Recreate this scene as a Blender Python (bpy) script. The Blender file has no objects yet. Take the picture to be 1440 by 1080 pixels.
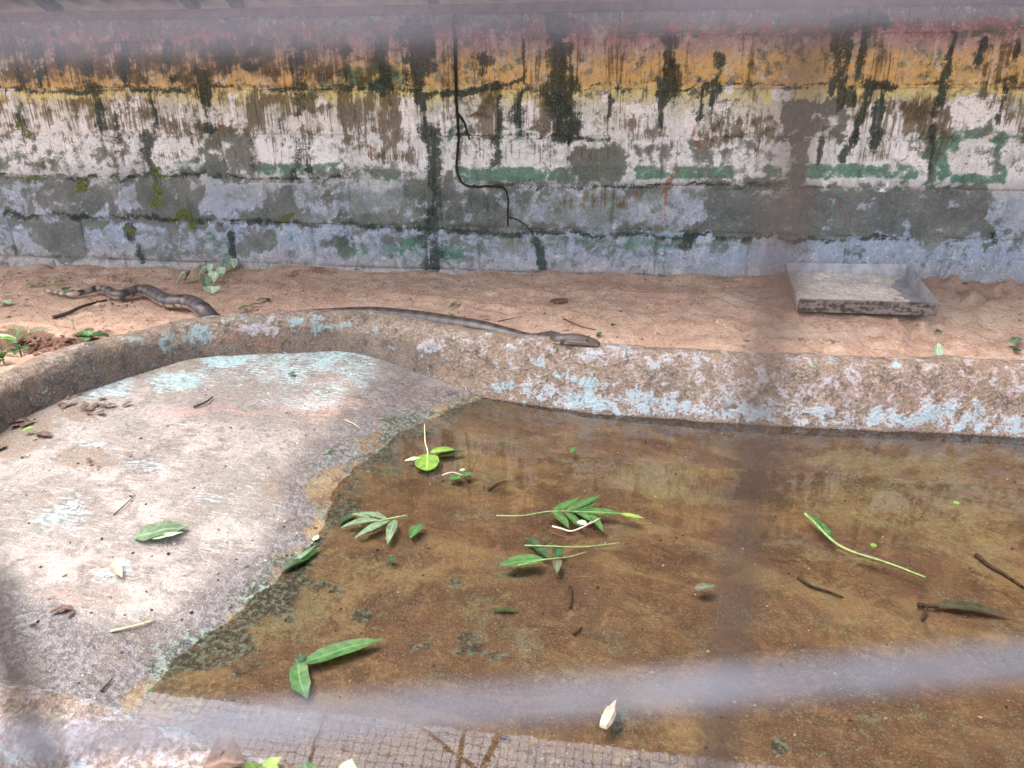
import bpy, math, random
import numpy as np
from mathutils import Vector, Matrix
R = math.radians
random.seed(7); rng = np.random.default_rng(7)
scn = bpy.context.scene
col = scn.collection

# ---------------------------------------------------------------- camera
CAM_H, CAM_D = 0.93, 3.43
PITCH, YAW, ROLL, FPX = R(23), R(8.85), R(-0.5), 1080.0
cam_data = bpy.data.cameras.new('camera')
cam = bpy.data.objects.new('camera', cam_data); col.objects.link(cam)
cam_data.sensor_width = 36.0; cam_data.lens = 36.0 * FPX / 1440.0
cam_data.clip_start = 0.004; cam_data.clip_end = 500
ROT = Matrix.Rotation(YAW, 3, 'Z') @ Matrix.Rotation(math.pi / 2 - PITCH, 3, 'X') @ Matrix.Rotation(ROLL, 3, 'Z')
cam.matrix_world = Matrix.Translation((0, -CAM_D, CAM_H)) @ ROT.to_4x4()
cam_data.dof.use_dof = True
cam_data.dof.focus_distance = 2.35
cam_data.dof.aperture_fstop = cam_data.lens / 4.3      # a 4.3 mm entrance pupil, as in a phone
scn.camera = cam

# ---------------------------------------------------------------- sky, sun, exposure
SUN_EL, SUN_AZ = R(66), R(262)                          # azimuth of the sun, clockwise from +y
world = bpy.data.worlds.new('World'); scn.world = world; world.use_nodes = True
wn = world.node_tree.nodes; wn.clear()
sky = wn.new('ShaderNodeTexSky'); sky.sky_type = 'NISHITA'; sky.sun_disc = False
sky.sun_elevation = SUN_EL; sky.sun_rotation = SUN_AZ
sky.air_density = 1.0; sky.dust_density = 6.0; sky.ozone_density = 1.0
hsv = wn.new('ShaderNodeHueSaturation'); hsv.inputs['Saturation'].default_value = 0.62
bg = wn.new('ShaderNodeBackground'); bg.inputs['Strength'].default_value = 0.15
wo = wn.new('ShaderNodeOutputWorld')
world.node_tree.links.new(sky.outputs[0], hsv.inputs['Color'])
world.node_tree.links.new(hsv.outputs[0], bg.inputs['Color'])
world.node_tree.links.new(bg.outputs[0], wo.inputs['Surface'])
sun_data = bpy.data.lights.new('sun', 'SUN'); sun_data.energy = 0.5; sun_data.angle = R(60); sun_data.color = (1.0, 0.965, 0.92)
sun = bpy.data.objects.new('sun', sun_data); col.objects.link(sun)
sd = Vector((math.sin(SUN_AZ) * math.cos(SUN_EL), math.cos(SUN_AZ) * math.cos(SUN_EL), math.sin(SUN_EL)))
sun.rotation_euler = (-sd).to_track_quat('-Z', 'Y').to_euler(); sun.location = sd * 10
scn.view_settings.view_transform = 'Standard'; scn.view_settings.look = 'None'
scn.view_settings.exposure = 2.3; scn.view_settings.gamma = 1.0
scn.view_settings.use_curve_mapping = False

# ---------------------------------------------------------------- helpers
CAMV = Vector((0, -CAM_D, CAM_H))
def ray(px, py): return ROT @ Vector((px - 720.0, 540.0 - py, -FPX))
def at(px, py, z=0.0):
    d = ray(px, py); return CAMV + d * ((z - CAM_H) / d.z)
def atw(px, py, y=0.0):
    d = ray(px, py); return CAMV + d * ((y + CAM_D) / d.y)
RT = np.array(ROT)
def survey(P):
    """place on the photographed surface (in survey units) of world points, to lay out paint and wear"""
    q = (P - np.array(CAMV)) @ RT
    w = np.maximum(-q[:, 2], 1e-3)
    return 720 + FPX * q[:, 0] / w, 540 - FPX * q[:, 1] / w

_tab = rng.random((256, 256))
def vnoise(x, y):
    xi = np.floor(x).astype(int); yi = np.floor(y).astype(int)
    fx = x - xi; fy = y - yi; fx = fx * fx * (3 - 2 * fx); fy = fy * fy * (3 - 2 * fy)
    g = lambda a, b: _tab[a % 256, b % 256]
    return (g(xi, yi) * (1 - fx) + g(xi + 1, yi) * fx) * (1 - fy) + (g(xi, yi + 1) * (1 - fx) + g(xi + 1, yi + 1) * fx) * fy
def fbm(x, y, octv=4, gain=0.5):
    s = 0; a = 1; t = 0
    for o in range(octv):
        s = s + a * vnoise(x * 2 ** o + 17.3 * o, y * 2 ** o + 9.1 * o); t += a; a *= gain
    return s / t - 0.5
def sstep(a, b, x):
    t = np.clip((x - a) / (b - a), 0, 1); return t * t * (3 - 2 * t)
def rect(X, Y, x0, y0, x1, y1, s=8):
    return np.clip((X - x0) / s + .5, 0, 1) * np.clip((x1 - X) / s + .5, 0, 1) * np.clip((Y - y0) / s + .5, 0, 1) * np.clip((y1 - Y) / s + .5, 0, 1)
def ell(X, Y, cx, cy, rx, ry, hard=1.6):
    d = np.sqrt(((X - cx) / rx) ** 2 + ((Y - cy) / ry) ** 2); return np.clip((1 - d) * hard + .5, 0, 1)
def pdist(X, Y, pts):
    d = np.full(X.shape, 1e9)
    for (ax, ay), (bx, by) in zip(pts[:-1], pts[1:]):
        vx, vy = bx - ax, by - ay; L = vx * vx + vy * vy + 1e-12
        t = np.clip(((X - ax) * vx + (Y - ay) * vy) / L, 0, 1)
        d = np.minimum(d, np.hypot(X - ax - t * vx, Y - ay - t * vy))
    return d
def line(X, Y, pts, w, s=None):
    d = pdist(X, Y, pts); s = s or w; return np.clip((w - d) / s + .5, 0, 1)
def inside(X, Y, poly):
    r = np.zeros(X.shape, bool); n = len(poly)
    for i in range(n):
        ax, ay = poly[i][0], poly[i][1]; bx, by = poly[(i + 1) % n][0], poly[(i + 1) % n][1]
        if ay == by: continue
        c = ((ay > Y) != (by > Y)) & (X < (bx - ax) * (Y - ay) / (by - ay) + ax); r ^= c
    return r
def catmull(pts, step):
    P = [Vector(p) for p in pts]; P = [2 * P[0] - P[1]] + P + [2 * P[-1] - P[-2]]; out = []
    for i in range(1, len(P) - 2):
        n = max(1, int((P[i + 1] - P[i]).length / step))
        for k in range(n):
            t = k / n; a, b, c, d = P[i - 1:i + 3]
            out.append(0.5 * ((2 * b) + (c - a) * t + (2 * a - 5 * b + 4 * c - d) * t * t + (3 * b - a - 3 * c + d) * t ** 3))
    out.append(P[-2]); return out

def mesh_obj(name, verts, faces, mat=None, parent=None, smooth=False, attrs=None):
    me = bpy.data.meshes.new(name)
    me.from_pydata([tuple(map(float, v)) for v in verts], [], [tuple(map(int, f)) for f in faces]); me.update()
    if smooth: me.polygons.foreach_set('use_smooth', [True] * len(me.polygons))
    for k, a in (attrs or {}).items():
        a = np.asarray(a, dtype=np.float32)
        if a.ndim == 1:
            at_ = me.attributes.new(k, 'FLOAT', 'POINT'); at_.data.foreach_set('value', a)
        else:
            at_ = me.attributes.new(k, 'FLOAT_COLOR', 'POINT'); at_.data.foreach_set('color', a.ravel())
    if mat: me.materials.append(mat)
    o = bpy.data.objects.new(name, me); col.objects.link(o)
    if parent: o.parent = parent
    return o
def tag(o, label=None, cat=None, group=None, kind=None):
    if label: o['label'] = label
    if cat: o['category'] = cat
    if group: o['group'] = group
    if kind: o['kind'] = kind
    return o
def empty(name, loc=(0, 0, 0)):
    o = bpy.data.objects.new(name, None); o.location = loc; o.empty_display_size = .05; col.objects.link(o); return o
def put(o, parent):
    """make o a part of parent, keeping where it is"""
    o.parent = parent; o.matrix_parent_inverse = Matrix.Translation(parent.location).inverted(); return o
class MB:
    def __init__(s): s.v = []; s.f = []
    def quad(s, *p): n = len(s.v); s.v += [tuple(q) for q in p]; s.f.append(tuple(range(n, n + len(p))))
    def box(s, lo, hi):
        n = len(s.v); x0, y0, z0 = lo; x1, y1, z1 = hi
        s.v += [(x0, y0, z0), (x1, y0, z0), (x1, y1, z0), (x0, y1, z0), (x0, y0, z1), (x1, y0, z1), (x1, y1, z1), (x0, y1, z1)]
        s.f += [tuple(n + i for i in q) for q in ((0, 3, 2, 1), (4, 5, 6, 7), (0, 1, 5, 4), (1, 2, 6, 5), (2, 3, 7, 6), (3, 0, 4, 7))]
    def tube(s, pts, rad, k=6, cap=True):
        pts = [Vector(p) for p in pts]; n0 = len(s.v); up = Vector((0.13, 0.07, 1)).normalized()
        if abs((pts[-1] - pts[0]).normalized().dot(up)) > .9: up = Vector((1, .1, 0)).normalized()
        for i, p in enumerate(pts):
            t = (pts[min(i + 1, len(pts) - 1)] - pts[max(i - 1, 0)]).normalized()
            a = t.cross(up).normalized(); b = a.cross(t); r = rad[i] if hasattr(rad, '__len__') else rad
            for j in range(k):
                th = 2 * math.pi * j / k; s.v.append(tuple(p + (a * math.cos(th) + b * math.sin(th)) * r))
        for i in range(len(pts) - 1):
            for j in range(k):
                a0 = n0 + i * k + j; a1 = n0 + i * k + (j + 1) % k; s.f.append((a0, a1, a1 + k, a0 + k))
        if cap:
            s.f.append(tuple(n0 + j for j in range(k))[::-1]); s.f.append(tuple(n0 + (len(pts) - 1) * k + j for j in range(k)))
    def build(s, name, mat, parent=None, smooth=False): return mesh_obj(name, s.v, s.f, mat, parent, smooth)

# ---------------------------------------------------------------- material helper
class Mat:
    def __init__(s, name):
        s.m = bpy.data.materials.new(name); s.m.use_nodes = True; s.nt = s.m.node_tree; s.nt.nodes.clear()
        s.out = s.nt.nodes.new('ShaderNodeOutputMaterial'); s._geo = None
    def node(s, t, **kw):
        n = s.nt.nodes.new(t)
        for k, v in kw.items(): setattr(n, k, v)
        return n
    def set(s, sock, v):
        if isinstance(v, bpy.types.NodeSocket): s.nt.links.new(v, sock)
        elif isinstance(v, (tuple, list)) and sock.type == 'RGBA' and len(v) == 3: sock.default_value = (*v, 1)
        else: sock.default_value = v
    def pos(s):
        if not s._geo: s._geo = s.node('ShaderNodeNewGeometry')
        return s._geo.outputs['Position']
    def obj(s): return s.node('ShaderNodeTexCoord').outputs['Object']
    def sep(s, v):
        n = s.node('ShaderNodeSeparateXYZ'); s.set(n.inputs[0], v); return n.outputs
    def scl(s, v, x, y, z):
        n = s.node('ShaderNodeVectorMath', operation='MULTIPLY'); s.set(n.inputs[0], v); n.inputs[1].default_value = (x, y, z); return n.outputs[0]
    def noise(s, v, scale, detail=4, rough=.55, dist=0.0, color=False):
        n = s.node('ShaderNodeTexNoise'); s.set(n.inputs['Vector'], v); n.inputs['Scale'].default_value = scale
        n.inputs['Detail'].default_value = detail; n.inputs['Roughness'].default_value = rough; n.inputs['Distortion'].default_value = dist
        return s.math('MULTIPLY_ADD', n.outputs[0], 1.6, -.3)
    def vor(s, v, scale, feature='F1', out=0):
        n = s.node('ShaderNodeTexVoronoi', feature=feature); s.set(n.inputs['Vector'], v); n.inputs['Scale'].default_value = scale; return n.outputs[out]
    def math(s, op, a, b=0.0, c=0.0, clamp=False):
        n = s.node('ShaderNodeMath', operation=op, use_clamp=clamp)
        for i, q in enumerate((a, b, c)): s.set(n.inputs[i], q)
        return n.outputs[0]
    def step(s, x, lo, hi, a=0.0, b=1.0):
        n = s.node('ShaderNodeMapRange', interpolation_type='SMOOTHSTEP'); s.set(n.inputs[0], x)
        for i, q in ((1, lo), (2, hi), (3, a), (4, b)): n.inputs[i].default_value = q
        return n.outputs[0]
    def thr(s, field, noise, amp=.7, lo=.42, hi=.58):
        return s.step(s.math('ADD', field, s.math('MULTIPLY_ADD', noise, amp * 1.25, -.625 * amp)), lo, hi)
    def mix(s, f, a, b, blend='MIX'):
        n = s.node('ShaderNodeMix', data_type='RGBA', blend_type=blend); s.set(n.inputs[0], f); s.set(n.inputs[6], a); s.set(n.inputs[7], b); return n.outputs[2]
    def mixf(s, f, a, b):
        n = s.node('ShaderNodeMix', data_type='FLOAT'); s.set(n.inputs[0], f); s.set(n.inputs[2], a); s.set(n.inputs[3], b); return n.outputs[0]
    def ramp(s, f, stops, interp='LINEAR'):
        n = s.node('ShaderNodeValToRGB'); s.set(n.inputs[0], f); e = n.color_ramp; e.interpolation = interp
        while len(e.elements) < len(stops): e.elements.new(.5)
        for el, (p, c) in zip(e.elements, stops): el.position = p; el.color = (*c, 1) if len(c) == 3 else c
        return n.outputs[0]
    def attr(s, name):
        n = s.node('ShaderNodeAttribute', attribute_name=name); return n
    def bump(s, h, strength=.5, dist=.01):
        n = s.node('ShaderNodeBump'); s.set(n.inputs['Height'], h); n.inputs['Strength'].default_value = strength; n.inputs['Distance'].default_value = dist; return n.outputs[0]
    def bsdf(s, color, rough=.8, normal=None, metal=0.0, spec=.5, **kw):
        n = s.node('ShaderNodeBsdfPrincipled'); s.set(n.inputs['Base Color'], color); s.set(n.inputs['Roughness'], rough)
        s.set(n.inputs['Metallic'], metal); s.set(n.inputs['Specular IOR Level'], spec)
        if normal is not None: s.set(n.inputs['Normal'], normal)
        for k, v in kw.items(): s.set(n.inputs[k], v)
        s.nt.links.new(n.outputs[0], s.out.inputs[0]); return s.m

def simple(name, c1, c2, scale=30, rough=.7, bump=.3, bdist=.002, metal=0.0, spec=.4, **kw):
    m = Mat(name); n = m.noise(m.pos(), scale, 6, .6)
    return m.bsdf(m.mix(m.step(n, .3, .7), c1, c2), rough, m.bump(n, bump, bdist), metal, spec, **kw)

# ---------------------------------------------------------------- materials
def wall_material():
    m = Mat('mural_wall'); p = m.pos(); x, y, z = m.sep(p)
    a = m.attr('paint'); ra, ga, ba = m.sep(a.outputs['Vector']); aa = a.outputs['Alpha']
    b = m.attr('wear'); rb, gb, bb = m.sep(b.outputs['Vector']); ab = b.outputs['Alpha']
    big = m.noise(p, 5, 5, .6); mid = m.noise(p, 22, 5, .65, .4); fine = m.noise(p, 120, 4, .7); grain = m.noise(p, 420, 3, .7)
    streak = m.noise(m.scl(p, 46, 46, 3.2), 1, 6, .62, .3); streak2 = m.noise(m.scl(p, 110, 110, 7), 1, 5, .65)
    zj = m.math('ADD', z, m.math('MULTIPLY_ADD', mid, .07, -.035))
    zj = m.math('ADD', zj, m.math('MULTIPLY_ADD', big, .09, -.045))
    zz = m.math('DIVIDE', zj, 1.15)
    k = lambda v: v / 1.15
    base = m.ramp(zz, [(0, (.36, .31, .29)), (k(.07), (.33, .33, .38)), (k(.14), (.31, .36, .47)), (k(.37), (.33, .37, .44)), (k(.42), (.45, .46, .46)), (k(.48), (.76, .75, .74)),
                       (k(.66), (.78, .77, .75)), (k(.74), (.64, .62, .50)), (k(.79), (.74, .64, .24)), (k(.83), (.68, .42, .13)), (k(.90), (.68, .44, .17)),
                       (k(.935), (.55, .36, .20)), (k(.96), (.46, .32, .29)), (k(1.00), (.46, .22, .22)), (k(1.03), (.36, .08, .09)), (k(1.08), (.20, .19, .20))])
    base = m.mix(m.math('MULTIPLY', m.step(fine, .5, .8), .5), base, (.56, .55, .56))
    base = m.mix(m.math('MULTIPLY', m.step(mid, .50, .9), .5), base, (.27, .28, .26))
    base = m.mix(m.math('MULTIPLY', m.step(m.noise(m.scl(p, 1, 1, .8), 9, 6, .7, .6), .5, .8), .55), base, (.22, .27, .25))
    base = m.mix(m.math('MULTIPLY', m.step(m.noise(m.scl(p, 30, 30, 4), 1, 5, .7, .5), .58, .85), .5), base, (.16, .15, .12))
    base = m.mix(m.math('MULTIPLY', m.step(m.noise(p, 38, 5, .75, .8), .6, .72), .6), base, (.70, .69, .70))
    base = m.mix(m.math('MULTIPLY', m.step(m.noise(m.scl(p, 1, 1, .6), 15, 6, .75, .9), .50, .78), .6), base, (.60, .57, .55))
    base = m.mix(m.math('MULTIPLY', m.step(m.noise(m.scl(p, 1, 1, .7), 12, 6, .75, .7), .60, .80), .6), base, m.mix(fine, (.06, .12, .10), (.22, .30, .27)))
    # surviving bright paint
    base = m.mix(m.thr(gb, m.mixf(.5, mid, streak), .8), base, (.84, .82, .81))
    base = m.mix(m.math('MULTIPLY', m.thr(ab, m.mixf(.5, mid, fine), 1.2, .3, .75), .85), base, m.ramp(m.mixf(.5, mid, fine), [(.25, (.075, .10, .085)), (.5, (.17, .20, .175)), (.75, (.36, .37, .35))]))
    # green paint
    green = m.ramp(fine, [(.25, (.014, .075, .045)), (.55, (.035, .19, .105)), (.8, (.16, .30, .23))])
    base = m.mix(m.math('MULTIPLY', m.thr(aa, m.mixf(.5, mid, m.mixf(.6, fine, grain)), 1.7, .34, .70), .88), base, green)
    # bare cement render
    cem = m.ramp(m.mixf(.6, big, m.mixf(.5, mid, fine)), [(.22, (.035, .042, .033)), (.42, (.085, .098, .082)), (.58, (.16, .165, .145)), (.76, (.33, .32, .30))])
    rn = m.mixf(.45, mid, m.mixf(.4, fine, grain))
    fr = m.thr(ra, rn, 1.5, .34, .66)
    base = m.mix(m.math('MULTIPLY', fr, .92), base, cem)
    # brown seepage in vertical runs
    bn = m.mixf(.6, streak, streak2)
    br = m.ramp(m.mixf(.6, fine, streak2), [(.22, (.010, .007, .004)), (.45, (.060, .036, .013)), (.6, (.15, .095, .030)), (.8, (.36, .27, .14))])
    fb = m.thr(ba, m.mixf(.25, bn, mid), 1.9, .34, .70)
    base = m.mix(m.math('MULTIPLY', fb, .82), base, br)
    # rust
    base = m.mix(m.math('MULTIPLY', m.thr(bb, m.mixf(.5, streak, fine), .9, .4, .65), .75), base, (.26, .085, .035))
    # black-green algae runs
    dk = m.ramp(m.mixf(.4, fine, mid), [(.28, (.004, .006, .004)), (.50, (.020, .032, .024)), (.74, (.09, .13, .10))])
    fd = m.thr(ga, m.mixf(.45, m.mixf(.5, streak, streak2), fine), 1.5, .34, .72)
    base = m.mix(m.math('MULTIPLY', fd, .93), base, dk)
    # moss
    base = m.mix(m.thr(rb, m.mixf(.5, mid, fine), 1.0, .45, .65), base, m.ramp(fine, [(.35, (.035, .045, .015)), (.65, (.15, .17, .035))]))
    tone = m.math('MULTIPLY_ADD', m.noise(p, 70, 6, .85), .9, .64)
    cx = m.node('ShaderNodeCombineColor')
    for i in range(3): m.set(cx.inputs[i], tone)
    base = m.mix(.8, base, cx.outputs[0], 'MULTIPLY')
    # pits and specks
    base = m.mix(m.math('MULTIPLY', m.step(grain, .58, .70), .45), base, (.07, .07, .06))
    base = m.mix(m.math('MULTIPLY', m.step(m.noise(m.scl(p, 1, 1, 1.3), 230, 4, .75), .62, .74), .30), base, (.66, .65, .64))
    pits = m.step(m.vor(p, 75), .05, .16)
    base = m.mix(m.math('MULTIPLY_ADD', pits, -.5, .5), base, (.04, .04, .035))
    h = m.math('ADD', m.math('MULTIPLY', fr, -.5), m.math('ADD', m.math('MULTIPLY', fine, .6), m.math('MULTIPLY', grain, .35)))
    h = m.math('ADD', h, m.math('MULTIPLY', mid, .6))
    return m.bsdf(base, .88, m.bump(h, .9, .006), spec=.25)

def bed_material():
    m = Mat('pool_floor_concrete'); p = m.pos(); x, y, z = m.sep(p)
    a = m.attr('zone'); wet, damp, algae = m.sep(a.outputs['Vector']); turq = a.outputs['Alpha']
    b = m.attr('tint'); pale, dirt, pink = m.sep(b.outputs['Vector']); olive = b.outputs['Alpha']
    big = m.noise(p, 3.2, 5, .6, .6); mid = m.noise(p, 14, 5, .68, .5); fine = m.noise(p, 75, 4, .72); grain = m.noise(p, 300, 4, .75)
    brush = m.noise(m.scl(p, 26, 130, 60), 1, 5, .65, .8)
    dry = m.ramp(m.mixf(.45, mid, fine), [(.22, (.070, .058, .050)), (.42, (.150, .126, .112)), (.58, (.225, .192, .174)), (.82, (.39, .345, .322))])
    dry = m.mix(m.math('MULTIPLY', m.step(big, .40, .8), .6), dry, (.15, .135, .115))
    dry = m.mix(m.math('MULTIPLY', m.step(m.noise(m.scl(p, 1, 1.8, 1), 7, 6, .75, 1.2), .52, .75), .6), dry, (.17, .13, .105))
    dry = m.mix(m.math('MULTIPLY', m.step(brush, .52, .68), .30), dry, (.46, .41, .38))
    dry = m.mix(m.math('MULTIPLY', m.thr(pale, mid, .8, .4, .7), .35), dry, (.42, .365, .335))
    dry = m.mix(m.math('MULTIPLY', m.thr(dirt, m.mixf(.5, mid, fine), .9, .4, .66), .75), dry, m.mix(fine, (.08, .055, .04), (.24, .17, .12)))
    dry = m.mix(m.math('MULTIPLY', m.thr(pink, m.mixf(.5, brush, fine), 1.6, .35, .75), .45), dry, (.52, .24, .19))
    dry = m.mix(m.math('MULTIPLY', m.step(m.noise(p, 45, 6, .7), .60, .70), .5), dry, (.17, .22, .19))
    tq = m.mix(m.step(fine, .4, .65), (.20, .36, .39), (.40, .56, .58))
    dry = m.mix(m.math('MULTIPLY', m.thr(turq, m.mixf(.55, m.mixf(.5, fine, grain), brush), 2.4, .38, .72), .7), dry, tq)
    # damp concrete
    dm = m.mix(m.step(fine, .35, .68), (.052, .046, .048), (.165, .148, .155))
    dm = m.mix(m.math('MULTIPLY', m.step(mid, .45, .62), .6), dm, (.085, .062, .050))
    colr = m.mix(m.math('MULTIPLY', m.thr(damp, m.mixf(.5, mid, fine), 1.4, .28, .66), .92), dry, dm)
    # silt under the water
    silt = m.ramp(m.mixf(.3, m.noise(p, 11, 6, .78, 1.4), fine), [(.22, (.028, .016, .009)), (.40, (.090, .050, .026)), (.56, (.145, .084, .044)), (.80, (.32, .22, .125))])
    sw = m.noise(m.scl(p, 1, 1.9, 1), 2.3, 6, .62, 2.2)
    silt = m.mix(m.math('MULTIPLY', m.step(sw, .50, .72), .7), silt, (.25, .180, .090))
    silt = m.mix(m.math('MULTIPLY', m.step(sw, .48, .28), .7), silt, (.060, .034, .020))
    silt = m.mix(m.math('MULTIPLY', m.step(big, .46, .62), .55), silt, (.095, .052, .030))
    silt = m.mix(m.math('MULTIPLY', m.thr(olive, m.mixf(.5, mid, fine), 1.1, .40, .68), .65), silt, m.mix(fine, (.095, .078, .034), (.32, .29, .16)))
    silt = m.mix(m.math('MULTIPLY', m.step(m.math('MULTIPLY', m.noise(p, 9, 4, .6), m.noise(p, 55, 6, .75)), .30, .46), .75), silt, m.mix(m.step(grain, .4, .6), (.04, .05, .033), (.24, .28, .20)))
    silt = m.mix(m.math('MULTIPLY', m.step(m.noise(p, 28, 6, .8, .6), .60, .85), .55), silt, (.30, .22, .13))
    silt = m.mix(m.math('MULTIPLY', m.step(m.noise(m.scl(p, 1, 1.5, 1), 21, 6, .8, .8), .36, .12), .6), silt, (.040, .027, .017))
    colr = m.mix(m.thr(wet, m.mixf(.5, mid, fine), .8, .36, .64), colr, silt)
    colr = m.mix(m.math('MULTIPLY', m.thr(algae, m.mixf(.35, mid, fine), 1.2, .44, .58), .9), colr, m.mix(m.step(fine, .45, .65), (.018, .020, .014), (.13, .17, .14)))
    colr = m.mix(m.math('MULTIPLY', m.step(grain, .60, .72), .5), colr, (.05, .04, .033))
    colr = m.mix(m.math('MULTIPLY', m.step(m.noise(m.scl(p, 1, 1.4, 1), 260, 3, .7), .64, .74), .45), colr, (.62, .56, .50))
    rough = m.mixf(m.math('MAXIMUM', damp, wet), .85, .38)
    h = m.math('ADD', m.math('ADD', m.math('MULTIPLY', fine, .7), m.math('MULTIPLY', mid, .9)), m.math('MULTIPLY', brush, .25))
    return m.bsdf(colr, rough, m.bump(h, .8, .007), spec=.35)

def kerb_material():
    m = Mat('kerb_concrete'); p = m.pos(); x, y, z = m.sep(p)
    a = m.attr('coat'); turq, lil, dark = m.sep(a.outputs['Vector']); rus = a.outputs['Alpha']
    big = m.noise(p, 5, 5, .6, .4); mid = m.noise(p, 20, 5, .7, .5); fine = m.noise(p, 95, 4, .74); grain = m.noise(p, 330, 4, .75)
    run = m.noise(m.scl(p, 16, 30, 45), 1, 6, .65, .5)
    base = m.ramp(m.mixf(.5, m.mixf(.5, mid, run), fine), [(.30, (.10, .075, .055)), (.44, (.21, .155, .12)), (.56, (.33, .25, .20)), (.70, (.50, .42, .36))])
    base = m.mix(m.math('MULTIPLY', m.step(big, .45, .65), .4), base, (.25, .16, .10))
    base = m.mix(m.math('MULTIPLY', m.step(m.noise(p, 33, 6, .7), .55, .68), .45), base, (.21, .19, .11))
    base = m.mix(m.math('MULTIPLY', m.thr(rus, m.mixf(.5, mid, fine), .9, .4, .68), .7), base, (.36, .17, .11))
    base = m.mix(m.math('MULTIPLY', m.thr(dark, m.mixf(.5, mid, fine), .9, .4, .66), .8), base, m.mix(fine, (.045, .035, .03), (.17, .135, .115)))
    base = m.mix(m.math('MULTIPLY', m.thr(lil, m.mixf(.6, m.mixf(.5, fine, grain), mid), 2.2, .36, .70), .7), base, m.mix(fine, (.40, .34, .39), (.62, .57, .60)))
    base = m.mix(m.math('MULTIPLY', m.thr(turq, m.mixf(.6, m.mixf(.5, fine, grain), mid), 2.6, .34, .76), .66), base, m.mix(m.step(grain, .4, .62), (.22, .40, .45), (.46, .62, .66)))
    base = m.mix(m.math('MULTIPLY', m.step(grain, .60, .70), .5), base, (.07, .055, .045))
    base = m.mix(m.math('MULTIPLY', m.step(m.noise(p, 210, 4, .75), .62, .73), .5), base, (.66, .61, .57))
    h = m.math('ADD', m.math('MULTIPLY', fine, .8), m.math('MULTIPLY', mid, 1.0))
    h = m.math('ADD', h, m.math('MULTIPLY', m.step(m.noise(p, 26, 6, .75), .62, .70), -.9))
    return m.bsdf(base, .85, m.bump(h, 1.0, .012), spec=.25)

def sand_material():
    m = Mat('sand'); p = m.pos()
    a = m.attr('earth'); dk, pl, moss = m.sep(a.outputs['Vector'])
    big = m.noise(p, 2.5, 5, .6, .5); mid = m.noise(p, 13, 5, .66, .4); fine = m.noise(p, 80, 4, .72); grain = m.noise(p, 360, 4, .75)
    c = m.ramp(m.mixf(.45, mid, fine), [(.22, (.26, .155, .115)), (.42, (.48, .31, .222)), (.58, (.58, .40, .30)), (.80, (.70, .54, .43))])
    c = m.mix(m.math('MULTIPLY', m.step(big, .45, .68), .45), c, (.45, .275, .205))
    c = m.mix(m.math('MULTIPLY', m.thr(pl, mid, .8, .4, .7), .6), c, (.54, .42, .32))
    c = m.mix(m.math('MULTIPLY', m.thr(dk, m.mixf(.5, mid, fine), .9, .42, .62), .85), c, m.mix(fine, (.07, .035, .025), (.21, .11, .08)))
    c = m.mix(m.math('MULTIPLY', m.thr(moss, m.mixf(.5, mid, fine), 1, .45, .65), .6), c, (.12, .13, .05))
    c = m.mix(m.math('MULTIPLY', m.step(grain, .60, .72), .35), c, (.16, .09, .06))
    c = m.mix(m.math('MULTIPLY', m.step(m.noise(p, 250, 3, .7), .64, .74), .35), c, (.66, .55, .45))
    h = m.math('ADD', m.math('MULTIPLY', fine, .9), m.math('ADD', m.math('MULTIPLY', mid, 1.3), m.math('MULTIPLY', grain, .3)))
    return m.bsdf(c, .95, m.bump(h, .9, .012), spec=.15)

def water_material():
    m = Mat('shallow_water'); p = m.pos()
    n = m.math('ADD', m.noise(p, 7, 3, .5), m.math('MULTIPLY', m.noise(p, 30, 3, .5), .25))
    w = m.node('ShaderNodeTexWave', wave_type='RINGS', rings_direction='SPHERICAL'); 
    c = at(390, 1040, WATER); off = m.node('ShaderNodeVectorMath', operation='SUBTRACT'); m.set(off.inputs[0], p); off.inputs[1].default_value = c
    m.set(w.inputs['Vector'], off.outputs[0]); w.inputs['Scale'].default_value = 4.5; w.inputs['Distortion'].default_value = .6
    ln = m.node('ShaderNodeVectorMath', operation='LENGTH'); m.set(ln.inputs[0], off.outputs[0])
    fall = m.step(ln.outputs['Value'], .05, .28, 1.0, 0.0)
    n = m.math('ADD', n, m.math('MULTIPLY', m.math('MULTIPLY', w.outputs['Fac'], fall), .10))
    nor = m.bump(n, .035, .004)
    fr = m.node('ShaderNodeFresnel'); fr.inputs['IOR'].default_value = 1.8; m.set(fr.inputs['Normal'], nor)
    t = m.node('ShaderNodeBsdfTransparent'); t.inputs[0].default_value = (.93, .89, .82, 1)
    g = m.node('ShaderNodeBsdfGlossy'); g.inputs['Roughness'].default_value = .015; g.inputs['Color'].default_value = (1, 1, 1, 1); m.set(g.inputs['Normal'], nor)
    mx = m.node('ShaderNodeMixShader'); m.set(mx.inputs[0], fr.outputs[0]); m.nt.links.new(t.outputs[0], mx.inputs[1]); m.nt.links.new(g.outputs[0], mx.inputs[2])
    m.nt.links.new(mx.outputs[0], m.out.inputs[0]); return m.m

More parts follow.
